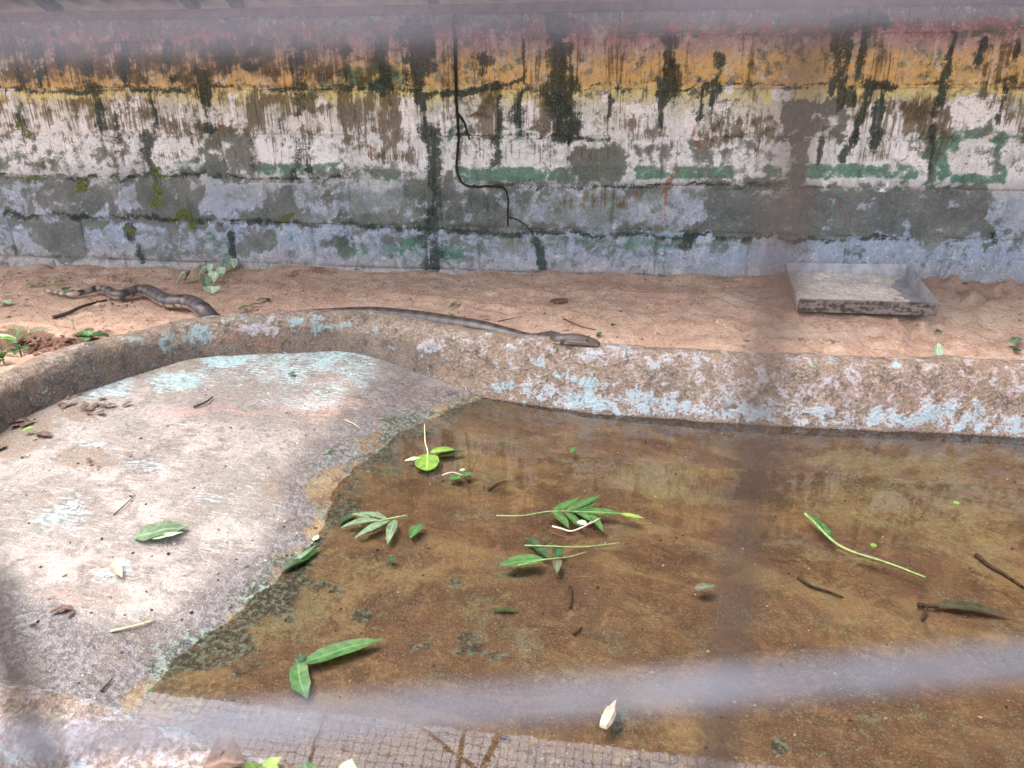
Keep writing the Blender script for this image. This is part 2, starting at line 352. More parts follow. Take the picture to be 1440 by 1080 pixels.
def leaf_material(name, dark, light, trans=.25, rough=.45):
    m = Mat(name); p = m.pos(); u = m.attr('vein'); v = u.outputs['Fac']
    n = m.noise(p, 60, 5, .6); f = m.noise(p, 300, 4, .7)
    c = m.mix(m.step(m.mixf(.4, n, f), .35, .65), dark, light)
    c = m.mix(m.math('MULTIPLY', m.step(v, .0, .16, 1, 0), .55), c, tuple(min(1, q * 1.8 + .04) for q in light))
    c = m.mix(m.math('MULTIPLY', m.step(m.math('ADD', m.math('MULTIPLY', v, .25), m.noise(p, 45, 5, .7)), .80, .92), .7), c, (.14, .10, .04))
    b = m.node('ShaderNodeBsdfPrincipled'); m.set(b.inputs['Base Color'], c); b.inputs['Roughness'].default_value = rough
    m.set(b.inputs['Normal'], m.bump(n, .4, .002))
    t = m.node('ShaderNodeBsdfTranslucent'); m.set(t.inputs[0], c)
    mx = m.node('ShaderNodeMixShader'); mx.inputs[0].default_value = trans
    m.nt.links.new(b.outputs[0], mx.inputs[1]); m.nt.links.new(t.outputs[0], mx.inputs[2]); m.nt.links.new(mx.outputs[0], m.out.inputs[0])
    return m.m

WATER = -0.17
M = dict(
    wall=wall_material(), bed=bed_material(), kerb=kerb_material(), sand=sand_material(), water=water_material(),
    leaf=leaf_material('leaf_mid_green', (.028, .080, .020), (.062, .150, .036)),
    leaf_dark=leaf_material('leaf_dark_green', (.012, .036, .012), (.028, .075, .024)),
    leaf_lime=leaf_material('leaf_lime', (.11, .21, .03), (.20, .32, .055)),
    leaf_pale=leaf_material('leaf_pale', (.28, .38, .22), (.45, .55, .36)),
    leaf_grey=leaf_material('leaf_grey_green', (.075, .125, .065), (.15, .225, .125)),
    leaf_dead=leaf_material('leaf_dead', (.045, .025, .018), (.13, .075, .05), .1, .7),
    leaf_tan=leaf_material('leaf_tan', (.30, .22, .14), (.50, .40, .28), .15, .7),
    leaf_sunk=leaf_material('leaf_sunken', (.03, .035, .02), (.09, .10, .055), .1, .6),
    stem=simple('green_stem', (.11, .17, .05), (.20, .26, .09), 80),
    stem_pale=simple('pale_stem', (.38, .34, .18), (.52, .46, .26), 80),
    stem_pink=simple('pink_stem', (.45, .27, .22), (.58, .40, .33), 80),
    twig=simple('dark_twig', (.025, .016, .012), (.085, .055, .04), 90, .85, .6),
    wood=simple('bare_wood', (.42, .31, .20), (.60, .48, .34), 90, .8, .6),
    root=simple('black_root', (.008, .008, .007), (.03, .028, .022), 90, .9, .6),
    steel=simple('galvanised_sheet', (.27, .255, .26), (.40, .38, .385), 24, .45, .15, .001, .25, .5),
    wire_shaded=simple('shaded_wire', (.030, .024, .022), (.055, .043, .038), 60, .8, .2, .0005, .0, .15),  # darker copy of the wire: shade on the uprights put into its colour
    wire=simple('galvanised_wire', (.085, .092, .116), (.135, .145, .176), 60, .7, .2, .0005, .0, .2),
    bar=simple('weathered_bar', (.035, .03, .028), (.09, .08, .075), 30, .8),
    roof=simple('cement_sheet', (.17, .18, .185), (.27, .28, .285), 9, .9, .3),
    fascia=simple('red_oxide_wood', (.10, .055, .05), (.19, .105, .10), 25, .85),
    white=simple('white_paint', (.70, .70, .70), (.80, .80, .80), 60, .8),
)
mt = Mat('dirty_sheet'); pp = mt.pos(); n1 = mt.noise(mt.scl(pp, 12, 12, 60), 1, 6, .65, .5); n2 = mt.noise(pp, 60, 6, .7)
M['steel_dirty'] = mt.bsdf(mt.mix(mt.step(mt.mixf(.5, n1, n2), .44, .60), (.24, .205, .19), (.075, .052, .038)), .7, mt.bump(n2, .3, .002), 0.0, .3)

# ---------------------------------------------------------------- wall of blocks
def wall_fields(P):
    X, Y = survey(P); n = len(X)
    X0, Y0 = X, Y
    jx = fbm(X0 / 45, Y0 / 55, 5, .62) * 66 + fbm(X0 / 7, Y0 / 24, 3) * 9
    jy = fbm(X0 / 40 + 50, Y0 / 40 + 20, 5, .6) * 44 + fbm(X0 / 9 + 8, Y0 / 60, 4, .65) * 22
    X = X0 + jx; Y = Y0 + jy
    bare = np.zeros(n); dark = np.zeros(n); brown = np.zeros(n); green = np.zeros(n); moss = np.zeros(n); bright = np.zeros(n); rust = np.zeros(n)
    brk = 1 + fbm(X0 / 24 + 3, Y0 / 17 + 1, 5, .65) * 2.0
    def mx(a, b, w=1.0): np.maximum(a, np.clip(b * w * brk, 0, .86), out=a)
    Yj = Y; up_ = sstep(250, 215, Yj)
    bare += .32 + fbm(X0 / 60, Y0 / 45, 5, .6) * .8; green += .18 + fbm(X0 / 70 + 30, Y0 / 40, 5, .6) * .9; np.clip(green, 0, .46, out=green); dark += .10 + fbm(X0 / 9, Y0 / 90, 4) * .6 * up_; brown += up_ * (.26 + fbm(X0 / 30 + 5, Y0 / 90, 4) * .8)
    for q in (bare, dark, brown): np.clip(q, 0, .5, out=q)
    # brown seepage: heavy to the left, patchy elsewhere
    mx(brown, rect(X, Y, -900, 45, 500, 120, 30), .66); mx(brown, rect(X, Y, -900, 128, 470, 195, 24), .50); mx(bare, rect(X, Y, -900, 45, 480, 122, 30), .52)
    mx(brown, rect(X, Y, 100, 130, 150, 172, 14), .8); mx(brown, rect(X, Y, 85, 70, 130, 120, 18), .62); mx(brown, rect(X, Y, 250, 55, 300, 180, 14), .62)
    mx(brown, rect(X, Y, 345, 130, 440, 178, 14), .72); mx(brown, rect(X, Y, 430, 65, 445, 118, 8), .95); mx(brown, rect(X, Y, 330, 65, 360, 100, 12), .7)
    mx(brown, rect(X, Y, 478, 128, 572, 198, 14), .78); mx(brown, rect(X, Y, 470, 60, 590, 125, 18), .55)
    mx(brown, rect(X, Y, 672, 130, 706, 196, 10), .85); mx(brown, rect(X, Y, 768, 128, 803, 192, 8), .9); mx(brown, rect(X, Y, 730, 130, 744, 180, 8), .6)
    mx(brown, rect(X, Y, 845, 165, 945, 202, 14), .62); mx(brown, rect(X, Y, 925, 60, 952, 132, 8), .8); mx(brown, rect(X, Y, 990, 162, 1085, 200, 14), .66)
    mx(brown, rect(X, Y, 870, 100, 920, 128, 12), .5); mx(brown, rect(X, Y, 1265, 145, 1350, 196, 12), .85); mx(brown, rect(X, Y, 1195, 125, 1260, 190, 14), .6)
    mx(brown, rect(X, Y, 1040, 80, 1065, 125, 10), .45); mx(brown, rect(X, Y, 1410, 60, 1445, 180, 12), .55); mx(brown, rect(X, Y, 480, 195, 590, 232, 14), .5)
    mx(brown, rect(X, Y, 800, 260, 900, 300, 18), .38); mx(brown, rect(X, Y, 600, 130, 640, 200, 12), .42)
    # bare cement
    for a in ((60, 255, 168, 300, 12, .8), (195, 240, 275, 320, 12, .8), (355, 262, 425, 318, 12, .75), (30, 308, 122, 345, 12, .9), (270, 180, 350, 250, 16, .75),
              (585, 262, 720, 328, 14, .85), (715, 265, 800, 300, 14, .55), (860, 258, 950, 278, 10, .7), (985, 255, 1110, 338, 14, .85), (1100, 262, 1385, 336, 12, .92),
              (1103, 142, 1192, 194, 8, 1.0), (1110, 190, 1135, 262, 10, .8), (960, 195, 1010, 235, 10, .7), (480, 235, 600, 262, 12, .5), (-400, 240, 480, 256, 8, .7), (-400, 298, 700, 322, 8, .72),
              (700, 318, 1400, 338, 7, .62), (190, 322, 330, 372, 20, .42), (430, 235, 520, 262, 10, .55), (1290, 205, 1320, 265, 8, .6), (-400, 245, 60, 300, 16, .5), (1380, 315, 1412, 356, 8, .9),
              (-900, 30, 1700, 52, 14, .62), (470, 320, 760, 345, 10, .55), (640, 262, 720, 300, 10, .5), (-400, 180, 200, 246, 30, .42), (880, 200, 960, 232, 14, .5), (1030, 190, 1085, 232, 10, .5), (560, 240, 640, 330, 14, .7)):
        mx(bare, rect(X, Y, *a[:5]), a[5])
    for a in ((838, 230, 36, 30, 1.0), (95, 345, 30, 18, .95), (92, 376, 14, 8, .9), (365, 340, 28, 18, .8), (460, 275, 12, 12, .7), (480, 345, 18, 14, .7), (1195, 355, 14, 12, .5), (1010, 345, 20, 10, .6), (1300, 165, 50, 26, .5)):
        mx(bare, ell(X, Y, *a[:4]), a[5 - 1])
    # algae runs
    for pts, w, k in (([(585, 40), (592, 130)], 17, 1.0), ([(590, 128), (598, 165), (600, 190)], 7, 1.0), ([(603, 180), (612, 225)], 11, 1.0), ([(600, 190), (606, 240)], 8, 1), ([(607, 235), (610, 300), (611, 375)], 11, .62),
                      ([(785, 30), (787, 125)], 17, 1.0), ([(786, 118), (792, 165)], 20, .9), ([(808, 115), (800, 135)], 10, .9), ([(788, 165), (786, 190)], 14, .7),
                      ([(941, 58), (934, 130)], 11, .9), ([(932, 130), (928, 175)], 6, .8), ([(1013, 82), (1008, 112), (1003, 145)], 5, .9), ([(985, 112), (983, 165)], 5, .8), ([(990, 120), (1010, 125)], 7, .8),
                      ([(1184, 42), (1175, 100), (1170, 135)], 4, 1), ([(1195, 40), (1188, 110), (1180, 150)], 4, 1), ([(1215, 40), (1205, 110)], 6, .95), ([(1200, 105), (1196, 145)], 9, .9), ([(1222, 110), (1214, 160), (1186, 225)], 5, 1),
                      ([(1243, 120), (1236, 165), (1225, 215)], 5, 1), ([(1200, 112), (1275, 120)], 8, .9), ([(1180, 30), (1245, 30)], 12, .9), ([(1186, 100), (1176, 110)], 8, .8), ([(1228, 125), (1205, 200)], 4, .9), ([(1160, 180), (1155, 230)], 4, .8),
                      ([(1347, 35), (1338, 85), (1330, 112), (1328, 150)], 5, 1), ([(1330, 125), (1327, 150)], 8, .7), ([(1320, 150), (1305, 240)], 5, .6), ([(1385, 60), (1378, 90)], 7, .7), ([(1415, 125), (1405, 170)], 5, .7), ([(1438, 60), (1425, 110)], 5, .7),
                      ([(415, 55), (420, 118)], 14, .75), ([(420, 125), (412, 245)], 7, .6), ([(278, 100), (292, 180)], 8, .9), ([(138, 128), (145, 180)], 7, .9), ([(205, 190), (220, 250)], 8, .95), ([(76, 40), (90, 105)], 6, .9), ([(125, 100), (135, 125)], 10, .85),
                      ([(20, 60), (30, 120)], 8, .6), ([(22, 140), (28, 185)], 4, .8), ([(50, 60), (60, 110)], 8, .7), ([(172, 60), (178, 115)], 8, .6), ([(230, 60), (240, 120)], 8, .6), ([(310, 70), (315, 90)], 12, .8), ([(350, 78), (352, 95)], 12, .8), ([(530, 60), (540, 120)], 14, .6),
                      ([(0, 128), (480, 124), (600, 128), (640, 130), (700, 128)], 3.2, .75), ([(600, 128), (700, 124), (735, 118)], 3.5, .9), ([(735, 50), (735, 195)], 2.6, .95), ([(733, 150), (735, 190)], 10, .8), ([(675, 55), (682, 100)], 12, .5), ([(695, 195), (690, 235)], 8, .7), ([(703, 140), (704, 195)], 3, .8), ([(858, 140), (858, 165)], 4, .9),
                      ([(0, 245), (300, 248), (480, 252)], 3.0, .7), ([(0, 303), (150, 306), (280, 310), (480, 316), (640, 325), (760, 330), (950, 332)], 3.4, .72), ([(640, 130), (900, 124), (1440, 116)], 2.6, .6), ([(640, 194), (850, 194)], 2.6, .7), ([(700, 263), (1100, 262)], 2.4, .7), ([(950, 332), (1280, 338)], 2.6, .7),
                      ([(325, 330), (336, 378)], 6, .85), ([(195, 345), (200, 365)], 5, .8), ([(755, 330), (757, 385)], 7, .8), ([(598, 335), (598, 382)], 9, .7), ([(180, 320), (184, 338)], 9, .9), ([(965, 335), (960, 352)], 10, .8), ([(1400, 330), (1402, 345)], 5, .9),
                      ([(160, 130), (166, 200)], 4, .55), ([(210, 130), (216, 180)], 4, .6), ([(384, 150), (392, 200)], 4, .55), ([(430, 200), (432, 240)], 5, .6), ([(350, 200), (352, 232)], 4, .5), ([(570, 60), (575, 120)], 9, .7), ([(487, 70), (490, 125)], 9, .55)):
        wv_ = w * np.clip(.95 + fbm(X0 / 50 + len(pts) * 3.1 + pts[0][0], Y0 / 14, 4, .6) * 1.8, .3, 1.6) if w > 4.5 else w; mx(dark, line(X0 + jx * .35, Y0 + jy * .5, pts, wv_, w * 1.6 + 2), k * 1.3)
    mx(dark, rect(X, Y, 590, 262, 720, 328, 20), .36)
    # green paint: the band, the palms and washes
    for a in ((345, 228, 480, 248, 6, .7), (640, 234, 872, 256, 6, .95), (888, 232, 1035, 252, 6, .8), (1075, 230, 1285, 252, 6, .85), (230, 222, 285, 246, 8, .55), (510, 238, 565, 258, 6, .7), (20, 255, 70, 268, 6, .5),
              (480, 85, 575, 130, 14, .62), (600, 265, 640, 320, 10, .5), (490, 95, 525, 128, 10, .8), (455, 98, 490, 130, 12, .6), (545, 95, 570, 122, 8, .6), (470, 335, 700, 362, 12, .55), (780, 338, 960, 356, 8, .5), (280, 325, 330, 355, 12, .6), (560, 268, 590, 300, 8, .55),
              (1290, 198, 1330, 258, 8, .95), (1335, 243, 1410, 258, 6, .8), (640, 270, 690, 300, 10, .45), (905, 318, 950, 328, 5, .8), (1185, 334, 1210, 340, 3, .7), (690, 178, 715, 208, 8, .4), (-300, 200, 60, 235, 20, .45)):
        mx(green, rect(X0 + jx * .4, Y0 + jy * .12, *a[:5]) if 222 <= a[1] <= 245 else rect(X, Y, *a[:5]), a[5])
    for pts, w in (([(628, 200), (640, 185), (662, 184)], 6), ([(735, 186), (760, 188)], 7), ([(700, 185), (725, 186)], 5), ([(1330, 205), (1365, 190), (1400, 186)], 11), ([(1360, 190), (1340, 215)], 8), ([(1400, 205), (1420, 192), (1445, 190)], 10), ([(1310, 190), (1305, 255)], 9), ([(1395, 200), (1400, 250)], 8)):
        mx(green, line(X, Y, pts, w, w * 1.5), .82)
    # bright survivors
    for a in ((2, 132, 18, 185, 5, .9), (28, 150, 45, 182, 6, .9), (113, 148, 132, 195, 6, .95), (155, 135, 200, 175, 8, .75), (160, 175, 200, 215, 8, .8), (223, 150, 236, 195, 5, .9), (323, 135, 345, 200, 4, 1), (440, 135, 462, 200, 4, 1), (350, 195, 425, 228, 8, .8), (425, 195, 480, 230, 8, .75),
              (5, 75, 16, 100, 5, .9), (48, 75, 72, 108, 6, .8), (560, 140, 590, 195, 6, .8), (615, 150, 640, 190, 5, .7), (655, 160, 700, 192, 10, .5), (835, 140, 935, 165, 10, .6), (960, 140, 985, 195, 8, .6), (1085, 120, 1130, 195, 10, .55), (1230, 140, 1265, 195, 6, .9), (1240, 195, 1290, 225, 6, .8), (1345, 130, 1400, 185, 8, .9), (1400, 140, 1420, 190, 6, .8), (1130, 195, 1180, 225, 8, .6), (845, 185, 865, 200, 5, .8), (1160, 252, 1260, 262, 4, .6),
              (60, 185, 110, 215, 8, .7), (240, 135, 262, 175, 6, .7), (300, 190, 322, 225, 5, .7), (400, 135, 412, 180, 4, .7), (520, 195, 540, 230, 5, .6), (640, 195, 672, 228, 8, .6), (745, 140, 765, 185, 6, .8), (880, 150, 925, 195, 8, .7), (1000, 125, 1030, 160, 8, .6), (225, 200, 280, 222, 10, .6), (0, 195, 60, 215, 14, .5), (490, 200, 555, 230, 10, .45)):
        mx(bright, rect(X, Y, *a[:5]), a[5])
    wash = np.zeros(n)
    for a in ((470, 262, 960, 330, 24, .62), (460, 330, 970, 362, 20, .62), (190, 318, 340, 375, 24, .5), (600, 265, 800, 330, 16, .7), (0, 250, 480, 300, 30, .40), (1010, 330, 1200, 352, 12, .4), (640, 190, 760, 232, 20, .35)): mx(wash, rect(X, Y, *a[:5]), a[5])
    # pale blue patches lifted from the lower course
    for pts, w, k in (([(936, 235), (936, 315)], 8, .7), ([(943, 40), (940, 58)], 5, .9), ([(985, 165), (978, 198)], 7, .7), ([(1184, 285), (1184, 310)], 5, .6), ([(1380, 290), (1370, 335)], 8, .35), ([(290, 150), (310, 178)], 8, .4), ([(515, 205), (520, 225)], 6, .6)):
        mx(rust, line(X, Y, pts, w, w), k)
    for a in ((100, 240, 128, 268, 10, .85), (20, 240, 60, 252, 8, .7), (215, 225, 240, 300, 12, .55), (170, 325, 190, 342, 8, .9), (390, 300, 415, 318, 10, .6), (0, 180, 40, 195, 8, .6), (240, 300, 275, 318, 8, .6), (150, 236, 170, 246, 6, .6)):
        mx(moss, rect(X, Y, *a[:5]), a[5])
    return np.stack([bare, dark, brown, green], 1), np.stack([moss, bright, rust, wash], 1)

wall = empty('painted_block_wall', (0, 0, 0))
tag(wall, 'old concrete block wall with flaking rainbow mural paint and dark seepage stains', 'wall')
JO = atw(735, 90).x
WX0, WX1, ZT = -4.6, 3.6, 1.10
def block(x0, x1, z0, z1):
    vis = x1 > -3.4 and x0 < 2.0 and z1 > -.02
    st = .0095 if vis else .1
    nx = max(2, int(round((x1 - x0) / st))); nz = max(2, int(round((z1 - z0) / st)))
    u = np.linspace(x0, x1, nx + 1); w = np.linspace(z0, z1, nz + 1)
    U, W = np.meshgrid(u, w); U = U.ravel(); W = W.ravel()
    P = np.stack([U, np.zeros_like(U), W], 1)
    A, B = wall_fields(P)
    e = np.minimum(np.minimum(U - x0, x1 - U), np.minimum(W - z0, z1 - W))
    yy = fbm(U * 9, W * 9 + 3, 4) * .010 + .0022 * sstep(.45, .6, A[:, 0] + fbm(U * 30, W * 30, 3) * .7) + .007 * (1 - sstep(0, .012 + .01 * (fbm(U * 25, W * 25) + .5), e)) + random.uniform(-.002, .002)
    V = np.stack([U, yy, W], 1); F = []
    for j in range(nz):
        for i in range(nx):
            a = j * (nx + 1) + i; F.append((a, a + 1, a + nx + 2, a + nx + 1))
    ring = [i for i in range(nx + 1)] + [j * (nx + 1) + nx for j in range(1, nz + 1)] + [nz * (nx + 1) + i for i in range(nx - 1, -1, -1)] + [j * (nx + 1) for j in range(nz - 1, 0, -1)]
    n0 = len(V); back = V[ring].copy(); back[:, 1] = .14
    for k in range(len(ring)):
        k2 = (k + 1) % len(ring); F.append((ring[k2], ring[k], n0 + k, n0 + k2))
    F.append(tuple(range(n0, n0 + len(ring))))
    V = np.concatenate([V, back]); A = np.concatenate([A, A[ring]]); B = np.concatenate([B, B[ring]])
    return mesh_obj('block', V, F, M['wall'], wall, True, {'paint': A, 'wear': B})
zs = [-.185, .015, .215, .415, .615, .815, 1.015, ZT]
G = .0035
for r in range(len(zs) - 1):
    x = JO + (.2 if r % 2 else 0) - .4 * math.ceil((JO - WX0) / .4)
    while x < WX1:
        block(x + G, x + .4 - G, zs[r] + G, zs[r + 1] - (G if r < len(zs) - 2 else 0)); x += .4
# mortar behind the joints
u = np.arange(WX0 - .1, WX1 + .3, .02); w = np.arange(-.19, ZT - .012, .02); U, W = np.meshgrid(u, w); nx = len(u)
P = np.stack([U.ravel(), np.full(U.size, .007), W.ravel()], 1); A, B = wall_fields(P)
F = [(j * nx + i, j * nx + i + 1, (j + 1) * nx + i + 1, (j + 1) * nx + i) for j in range(len(w) - 1) for i in range(nx - 1)]
P[:, 1] += fbm(P[:, 0] * 20, P[:, 2] * 20) * .004
mesh_obj('mortar', P, F, M['wall'], wall, True, {'paint': A, 'wear': B})
for (bx, by, sz) in ((1359, 215, .026), (1356, 232, .026), (1415, 217, .018)):
    c = atw(bx, by); b = MB(); y = -.0035
    b.quad((c.x - sz, y, c.z + sz * .35), (c.x - sz * .3, y, c.z + sz * .1), (c.x, y, c.z - sz * .15), (c.x - sz * .35, y, c.z - sz * .05))
    b.quad((c.x + sz, y, c.z - sz * .02), (c.x + sz * .3, y, c.z + sz * .02), (c.x, y, c.z - sz * .15), (c.x + sz * .4, y, c.z - sz * .17))
    b.build('painted_bird', M['white'], wall)

# thin black root down the wall
rt = empty('dried_root', atw(650, 262, -.01)); tag(rt, 'thin black dried root running down the painted wall and turning along a joint', 'root')
def rootpart(name, px, r0, r1):
    pts = catmull([atw(a, b, -.008) for a, b in px], .02)
    pts = [p + Vector((random.uniform(-.002, .002), 0, random.uniform(-.002, .002))) for p in pts]
    b = MB(); b.tube(pts, [r0 + (r1 - r0) * i / len(pts) for i in range(len(pts))], 6); put(b.build(name, M['root'], None, True), rt)
rootpart('main_stem', [(639, 20), (640, 70), (641, 120), (643, 165), (645, 190), (642, 235), (648, 255), (660, 262), (690, 262), (708, 264), (714, 280), (714, 318)], .0085, .004)
rootpart('branch', [(644, 160), (652, 172), (657, 185), (661, 196)], .006, .004)
rootpart('branch', [(714, 305), (730, 310), (745, 322), (750, 330)], .003, .002)

# ---------------------------------------------------------------- lean-to roof over the wall
SL = .287; RE = .93
roofz = lambda t: ZT + .05 + SL * t
roof = empty('lean_to_roof', (0, 0, ZT)); tag(roof, 'grey cement sheet lean-to roof on dark rafters above the painted wall', 'roof')
b = MB(); b.box((WX0, -.012, ZT + .001), (WX1, .13, ZT + .035)); put(b.build('wall_plate', M['fascia']), roof)
sx = WX0
while sx < WX1:
    x1 = sx + 1.02; nx = 60; V = []; F = []
    for lay in (0, 1):
        for i in range(nx + 1):
            xx = sx + (x1 - sx) * i / nx
            for t in (-.35, 0, .5, RE): V.append((xx, -t, roofz(t) + .06 + .012 * math.sin(xx * 2 * math.pi / .146) + lay * .006))
    for lay in (0, 1):
        o = lay * (nx + 1) * 4
        for i in range(nx):
            for j in range(3):
                a = o + i * 4 + j; F.append((a, a + 1, a + 5, a + 4))
    put(mesh_obj('roof_sheet', V, F, M['roof'], None, True), roof); sx += 1.0
dv = ray(600, 400); dv = Vector((-dv.x / dv.y, -1, 0))       # plan direction of the rafters from the wall outwards
for px in (-330, 65, 262, 325, 602, 940, 1290, 1650):
    p0 = atw(px, 25); b = MB(); w = .022
    q = [Vector((p0.x, .1, roofz(-.1) - .012)), Vector((p0.x, .1, 0)) + dv * (RE + .1)]; q[1].z = roofz(RE) - .012
    for s in (0,):
        n = len(b.v)
        for p in q:
            for (ax, az) in ((-w, 0), (w, 0), (w, .052), (-w, .052)): b.v.append((p.x + ax, p.y, p.z + az))
        b.f += [(n, n + 1, n + 5, n + 4), (n + 1, n + 2, n + 6, n + 5), (n + 2, n + 3, n + 7, n + 6), (n + 3, n, n + 4, n + 7), (n + 3, n + 2, n + 1, n), (n + 4, n + 5, n + 6, n + 7)]
    put(b.build('rafter', M['bar']), roof)
b = MB(); b.box((WX0, -RE - .03, roofz(RE) - .03), (WX1, -RE, roofz(RE) + .05)); put(b.build('edge_beam', M['bar']), roof)
# two posts beyond the frame hold the roof edge
for px_ in (-2.75, 2.6):
    b = MB(); b.box((px_ - .03, -RE - .03, -.3), (px_ + .03, -RE + .03, roofz(RE) - .03)); put(b.build('post', M['bar']), roof)

# ---------------------------------------------------------------- wire cage: fence at the camera and mesh roof
FY = -CAM_D; FD = .050; FYAW = R(8.85 + 5.5)
fx_ = Vector((math.cos(FYAW), math.sin(FYAW), 0)); fn = Vector((-math.sin(FYAW), math.cos(FYAW), 0))
f0 = CAMV + Vector((-math.sin(YAW), math.cos(YAW), 0)) * FD
fence = empty('wire_mesh_fence', (f0.x, f0.y, -.3)); tag(fence, 'welded galvanised wire mesh fence, its wires a blurred grey grid close up', 'fence')
WR = .00105
def wire(p, q, bend=0.0, WR=.00105, mat='wire'):
    b = MB(); n = 6; pts = []
    for i in range(n + 1):
        t = i / n; c = p.lerp(q, t); pts.append(c + fn * (bend * math.sin(t * 9 + p.x * 7)) )
    b.tube(pts, WR, 6); put(b.build('wire', M[mat], None, True), fence)
PH, PV = .0570, .0512
lat0 = .0183
for i in range(-20, 19):
    c = f0 + fx_ * (lat0 + i * PH); wire(Vector((c.x, c.y, -.3)), Vector((c.x, c.y, 2.0)), .0006, .0010, 'wire_shaded')
ztop = CAM_H + .0021
for j in range(-23, 21):
    zc = ztop + j * PV
    tilt = .035 if j == 0 else 0.0
    a = f0 + fx_ * -1.12; c = f0 + fx_ * 1.06
    wire(Vector((a.x, a.y, zc - tilt * 1.12)) - fn * .002, Vector((c.x, c.y, zc + tilt * 1.06)) - fn * .002, .0005)
b = MB(); a = f0 + fx_ * -1.13; c = f0 + fx_ * 1.07
b.tube([Vector((a.x, a.y, 2.0)), Vector((c.x, c.y, 2.0))], .017, 8); put(b.build('top_rail', M['wire'], None, True), fence)
for q in (a, c):
    b = MB(); b.tube([Vector((q.x, q.y, -.45)), Vector((q.x, q.y, 2.01))], .02, 8); put(b.build('post', M['wire'], None, True), fence)

mr = empty('mesh_roof', (0, -RE, roofz(RE))); tag(mr, 'fine wire mesh stretched overhead from the roof edge, mirrored in the water', 'mesh')
zA, zB = roofz(RE) + .055, 2.03; yA, yB = -RE - .02, f0.y
b = MB(); MP = .040
def mp(x, t): return Vector((x, yA + (yB - yA) * t, zA + (zB - zA) * t - .05 * math.sin(math.pi * t) + .012 * math.sin(x * 3.1)))
x = -3.4
while x < 2.6: b.tube([mp(x, i / 6) for i in range(7)], .0021, 4, False); x += MP
nt = int((yA - yB) / MP)
for j in range(nt + 1): b.tube([mp(-3.4 + 6 * i / 24, j / nt) for i in range(25)], .0021, 4, False)
mo = put(b.build('wire_grid', M['bar']), mr); mo['kind'] = 'stuff'
def mirror(px, py, t=None, z=None):
    """where the reflection seen at a spot of the water comes from"""
    p = at(px, py, WATER); d = (p - CAMV).normalized(); d.z = -d.z
    if z is not None: return p + d * ((z - p.z) / d.z)
    # meet the sloping mesh roof
    k = (zB - zA) / (yB - yA); s = (zA + k * (p.y - yA) - p.z) / (d.z - k * d.y); return p + d * s
for (pa, pb, r) in (((655, 1000), (642, 1090), .012), ((706, 1020), (672, 1090), .016), ((470, 960), (430, 1080), .008), ((575, 1005), (660, 1070), .008)):
    A_ = mirror(*pa); B_ = mirror(*pb); d = (B_ - A_).normalized()
    b = MB(); b.tube([A_ - d * .15 + Vector((0, 0, .02)), B_ + d * .9 + Vector((0, 0, .02))], r, 6); put(b.build('support_bar', M['bar'], None, True), mr)

# ---------------------------------------------------------------- pool kerb
lip_far = [(1440, 520), (1280, 514), (1100, 508), (950, 500), (840, 493), (760, 484), (680, 474), (600, 461), (540, 450), (480, 443), (400, 446), (300, 452), (233, 463), (133, 490), (50, 517), (0, 540)]
lip_near = [(0, 945), (100, 970), (200, 1000), (300, 1035), (420, 1072)]
LIPZ = .035
Lp = [Vector((2.7, -1.55, LIPZ)), Vector((2.45, -1.12, LIPZ)), Vector((1.9, -1.03, LIPZ))] + [at(a, b, LIPZ) for a, b in lip_far]
Lp += [Vector((-1.84, -1.85, LIPZ)), Vector((-1.72, -2.25, LIPZ)), Vector((-1.40, -2.52, LIPZ))] + [at(a, b, LIPZ) for a, b in lip_near]
Lp += [Vector((-.1, -2.75, LIPZ)), Vector((.5, -2.80, LIPZ)), Vector((1.3, -2.82, LIPZ)), Vector((2.2, -2.7, LIPZ)), Vector((2.65, -2.2, LIPZ)), Vector((2.7, -1.55, LIPZ))]
path = catmull(Lp, .016)[:-1]
prof = [(-.070, -.30), (-.062, -.22), (-.055, -.18), (-.048, -.15), (-.042, -.12), (-.035, -.09), (-.028, -.06), (-.020, -.03), (-.012, -.006), (-.003, .016), (.012, .030), (.032, .037), (.055, .038), (.078, .035), (.096, .026), (.106, .008), (.112, -.03), (.118, -.12)]
V = []; n = len(path); k = len(prof)
for i in range(n):
    t = path[(i + 1) % n] - path[i - 1]; nrm = Vector((t.y, -t.x, 0)).normalized()       # path runs anticlockwise seen from above: outward is to the right
    for (o, z) in prof: V.append(path[i] + nrm * o + Vector((0, 0, z - LIPZ)))
V = np.array([tuple(v) for v in V])
jit = fbm(V[:, 0] * 7 + V[:, 2] * 3, V[:, 1] * 7 + V[:, 2] * 9, 5)
V[:, 2] += jit * .026 * (V[:, 2] > -.1) + fbm(V[:, 0] * 38, V[:, 1] * 38 + V[:, 2] * 20, 3) * .008 * (V[:, 2] > -.02); V[:, 1] += fbm(V[:, 0] * 11 + 40, V[:, 2] * 14 + V[:, 1] * 5, 4) * .020; V[:, 0] += fbm(V[:, 1] * 11, V[:, 2] * 14 + 7, 4) * .014
F = [(i * k + j, i * k + j + 1, ((i + 1) % n) * k + j + 1, ((i + 1) % n) * k + j) for i in range(n) for j in range(k - 1)]
F = [f[::-1] for f in F]
X, Y = survey(V); jj = fbm(X / 30, Y / 22, 6, .65); X = X + jj * 60; Y = Y + fbm(X / 30 + 9, Y / 22, 6, .65) * 36; zz_ = V[:, 2] + fbm(X / 40, Y / 30 + 4, 5, .65) * .12
tq = np.zeros(len(V)); li = np.zeros(len(V)); dk = np.zeros(len(V)); ru = np.zeros(len(V))
right = sstep(640, 760, X) * (Y < 800)
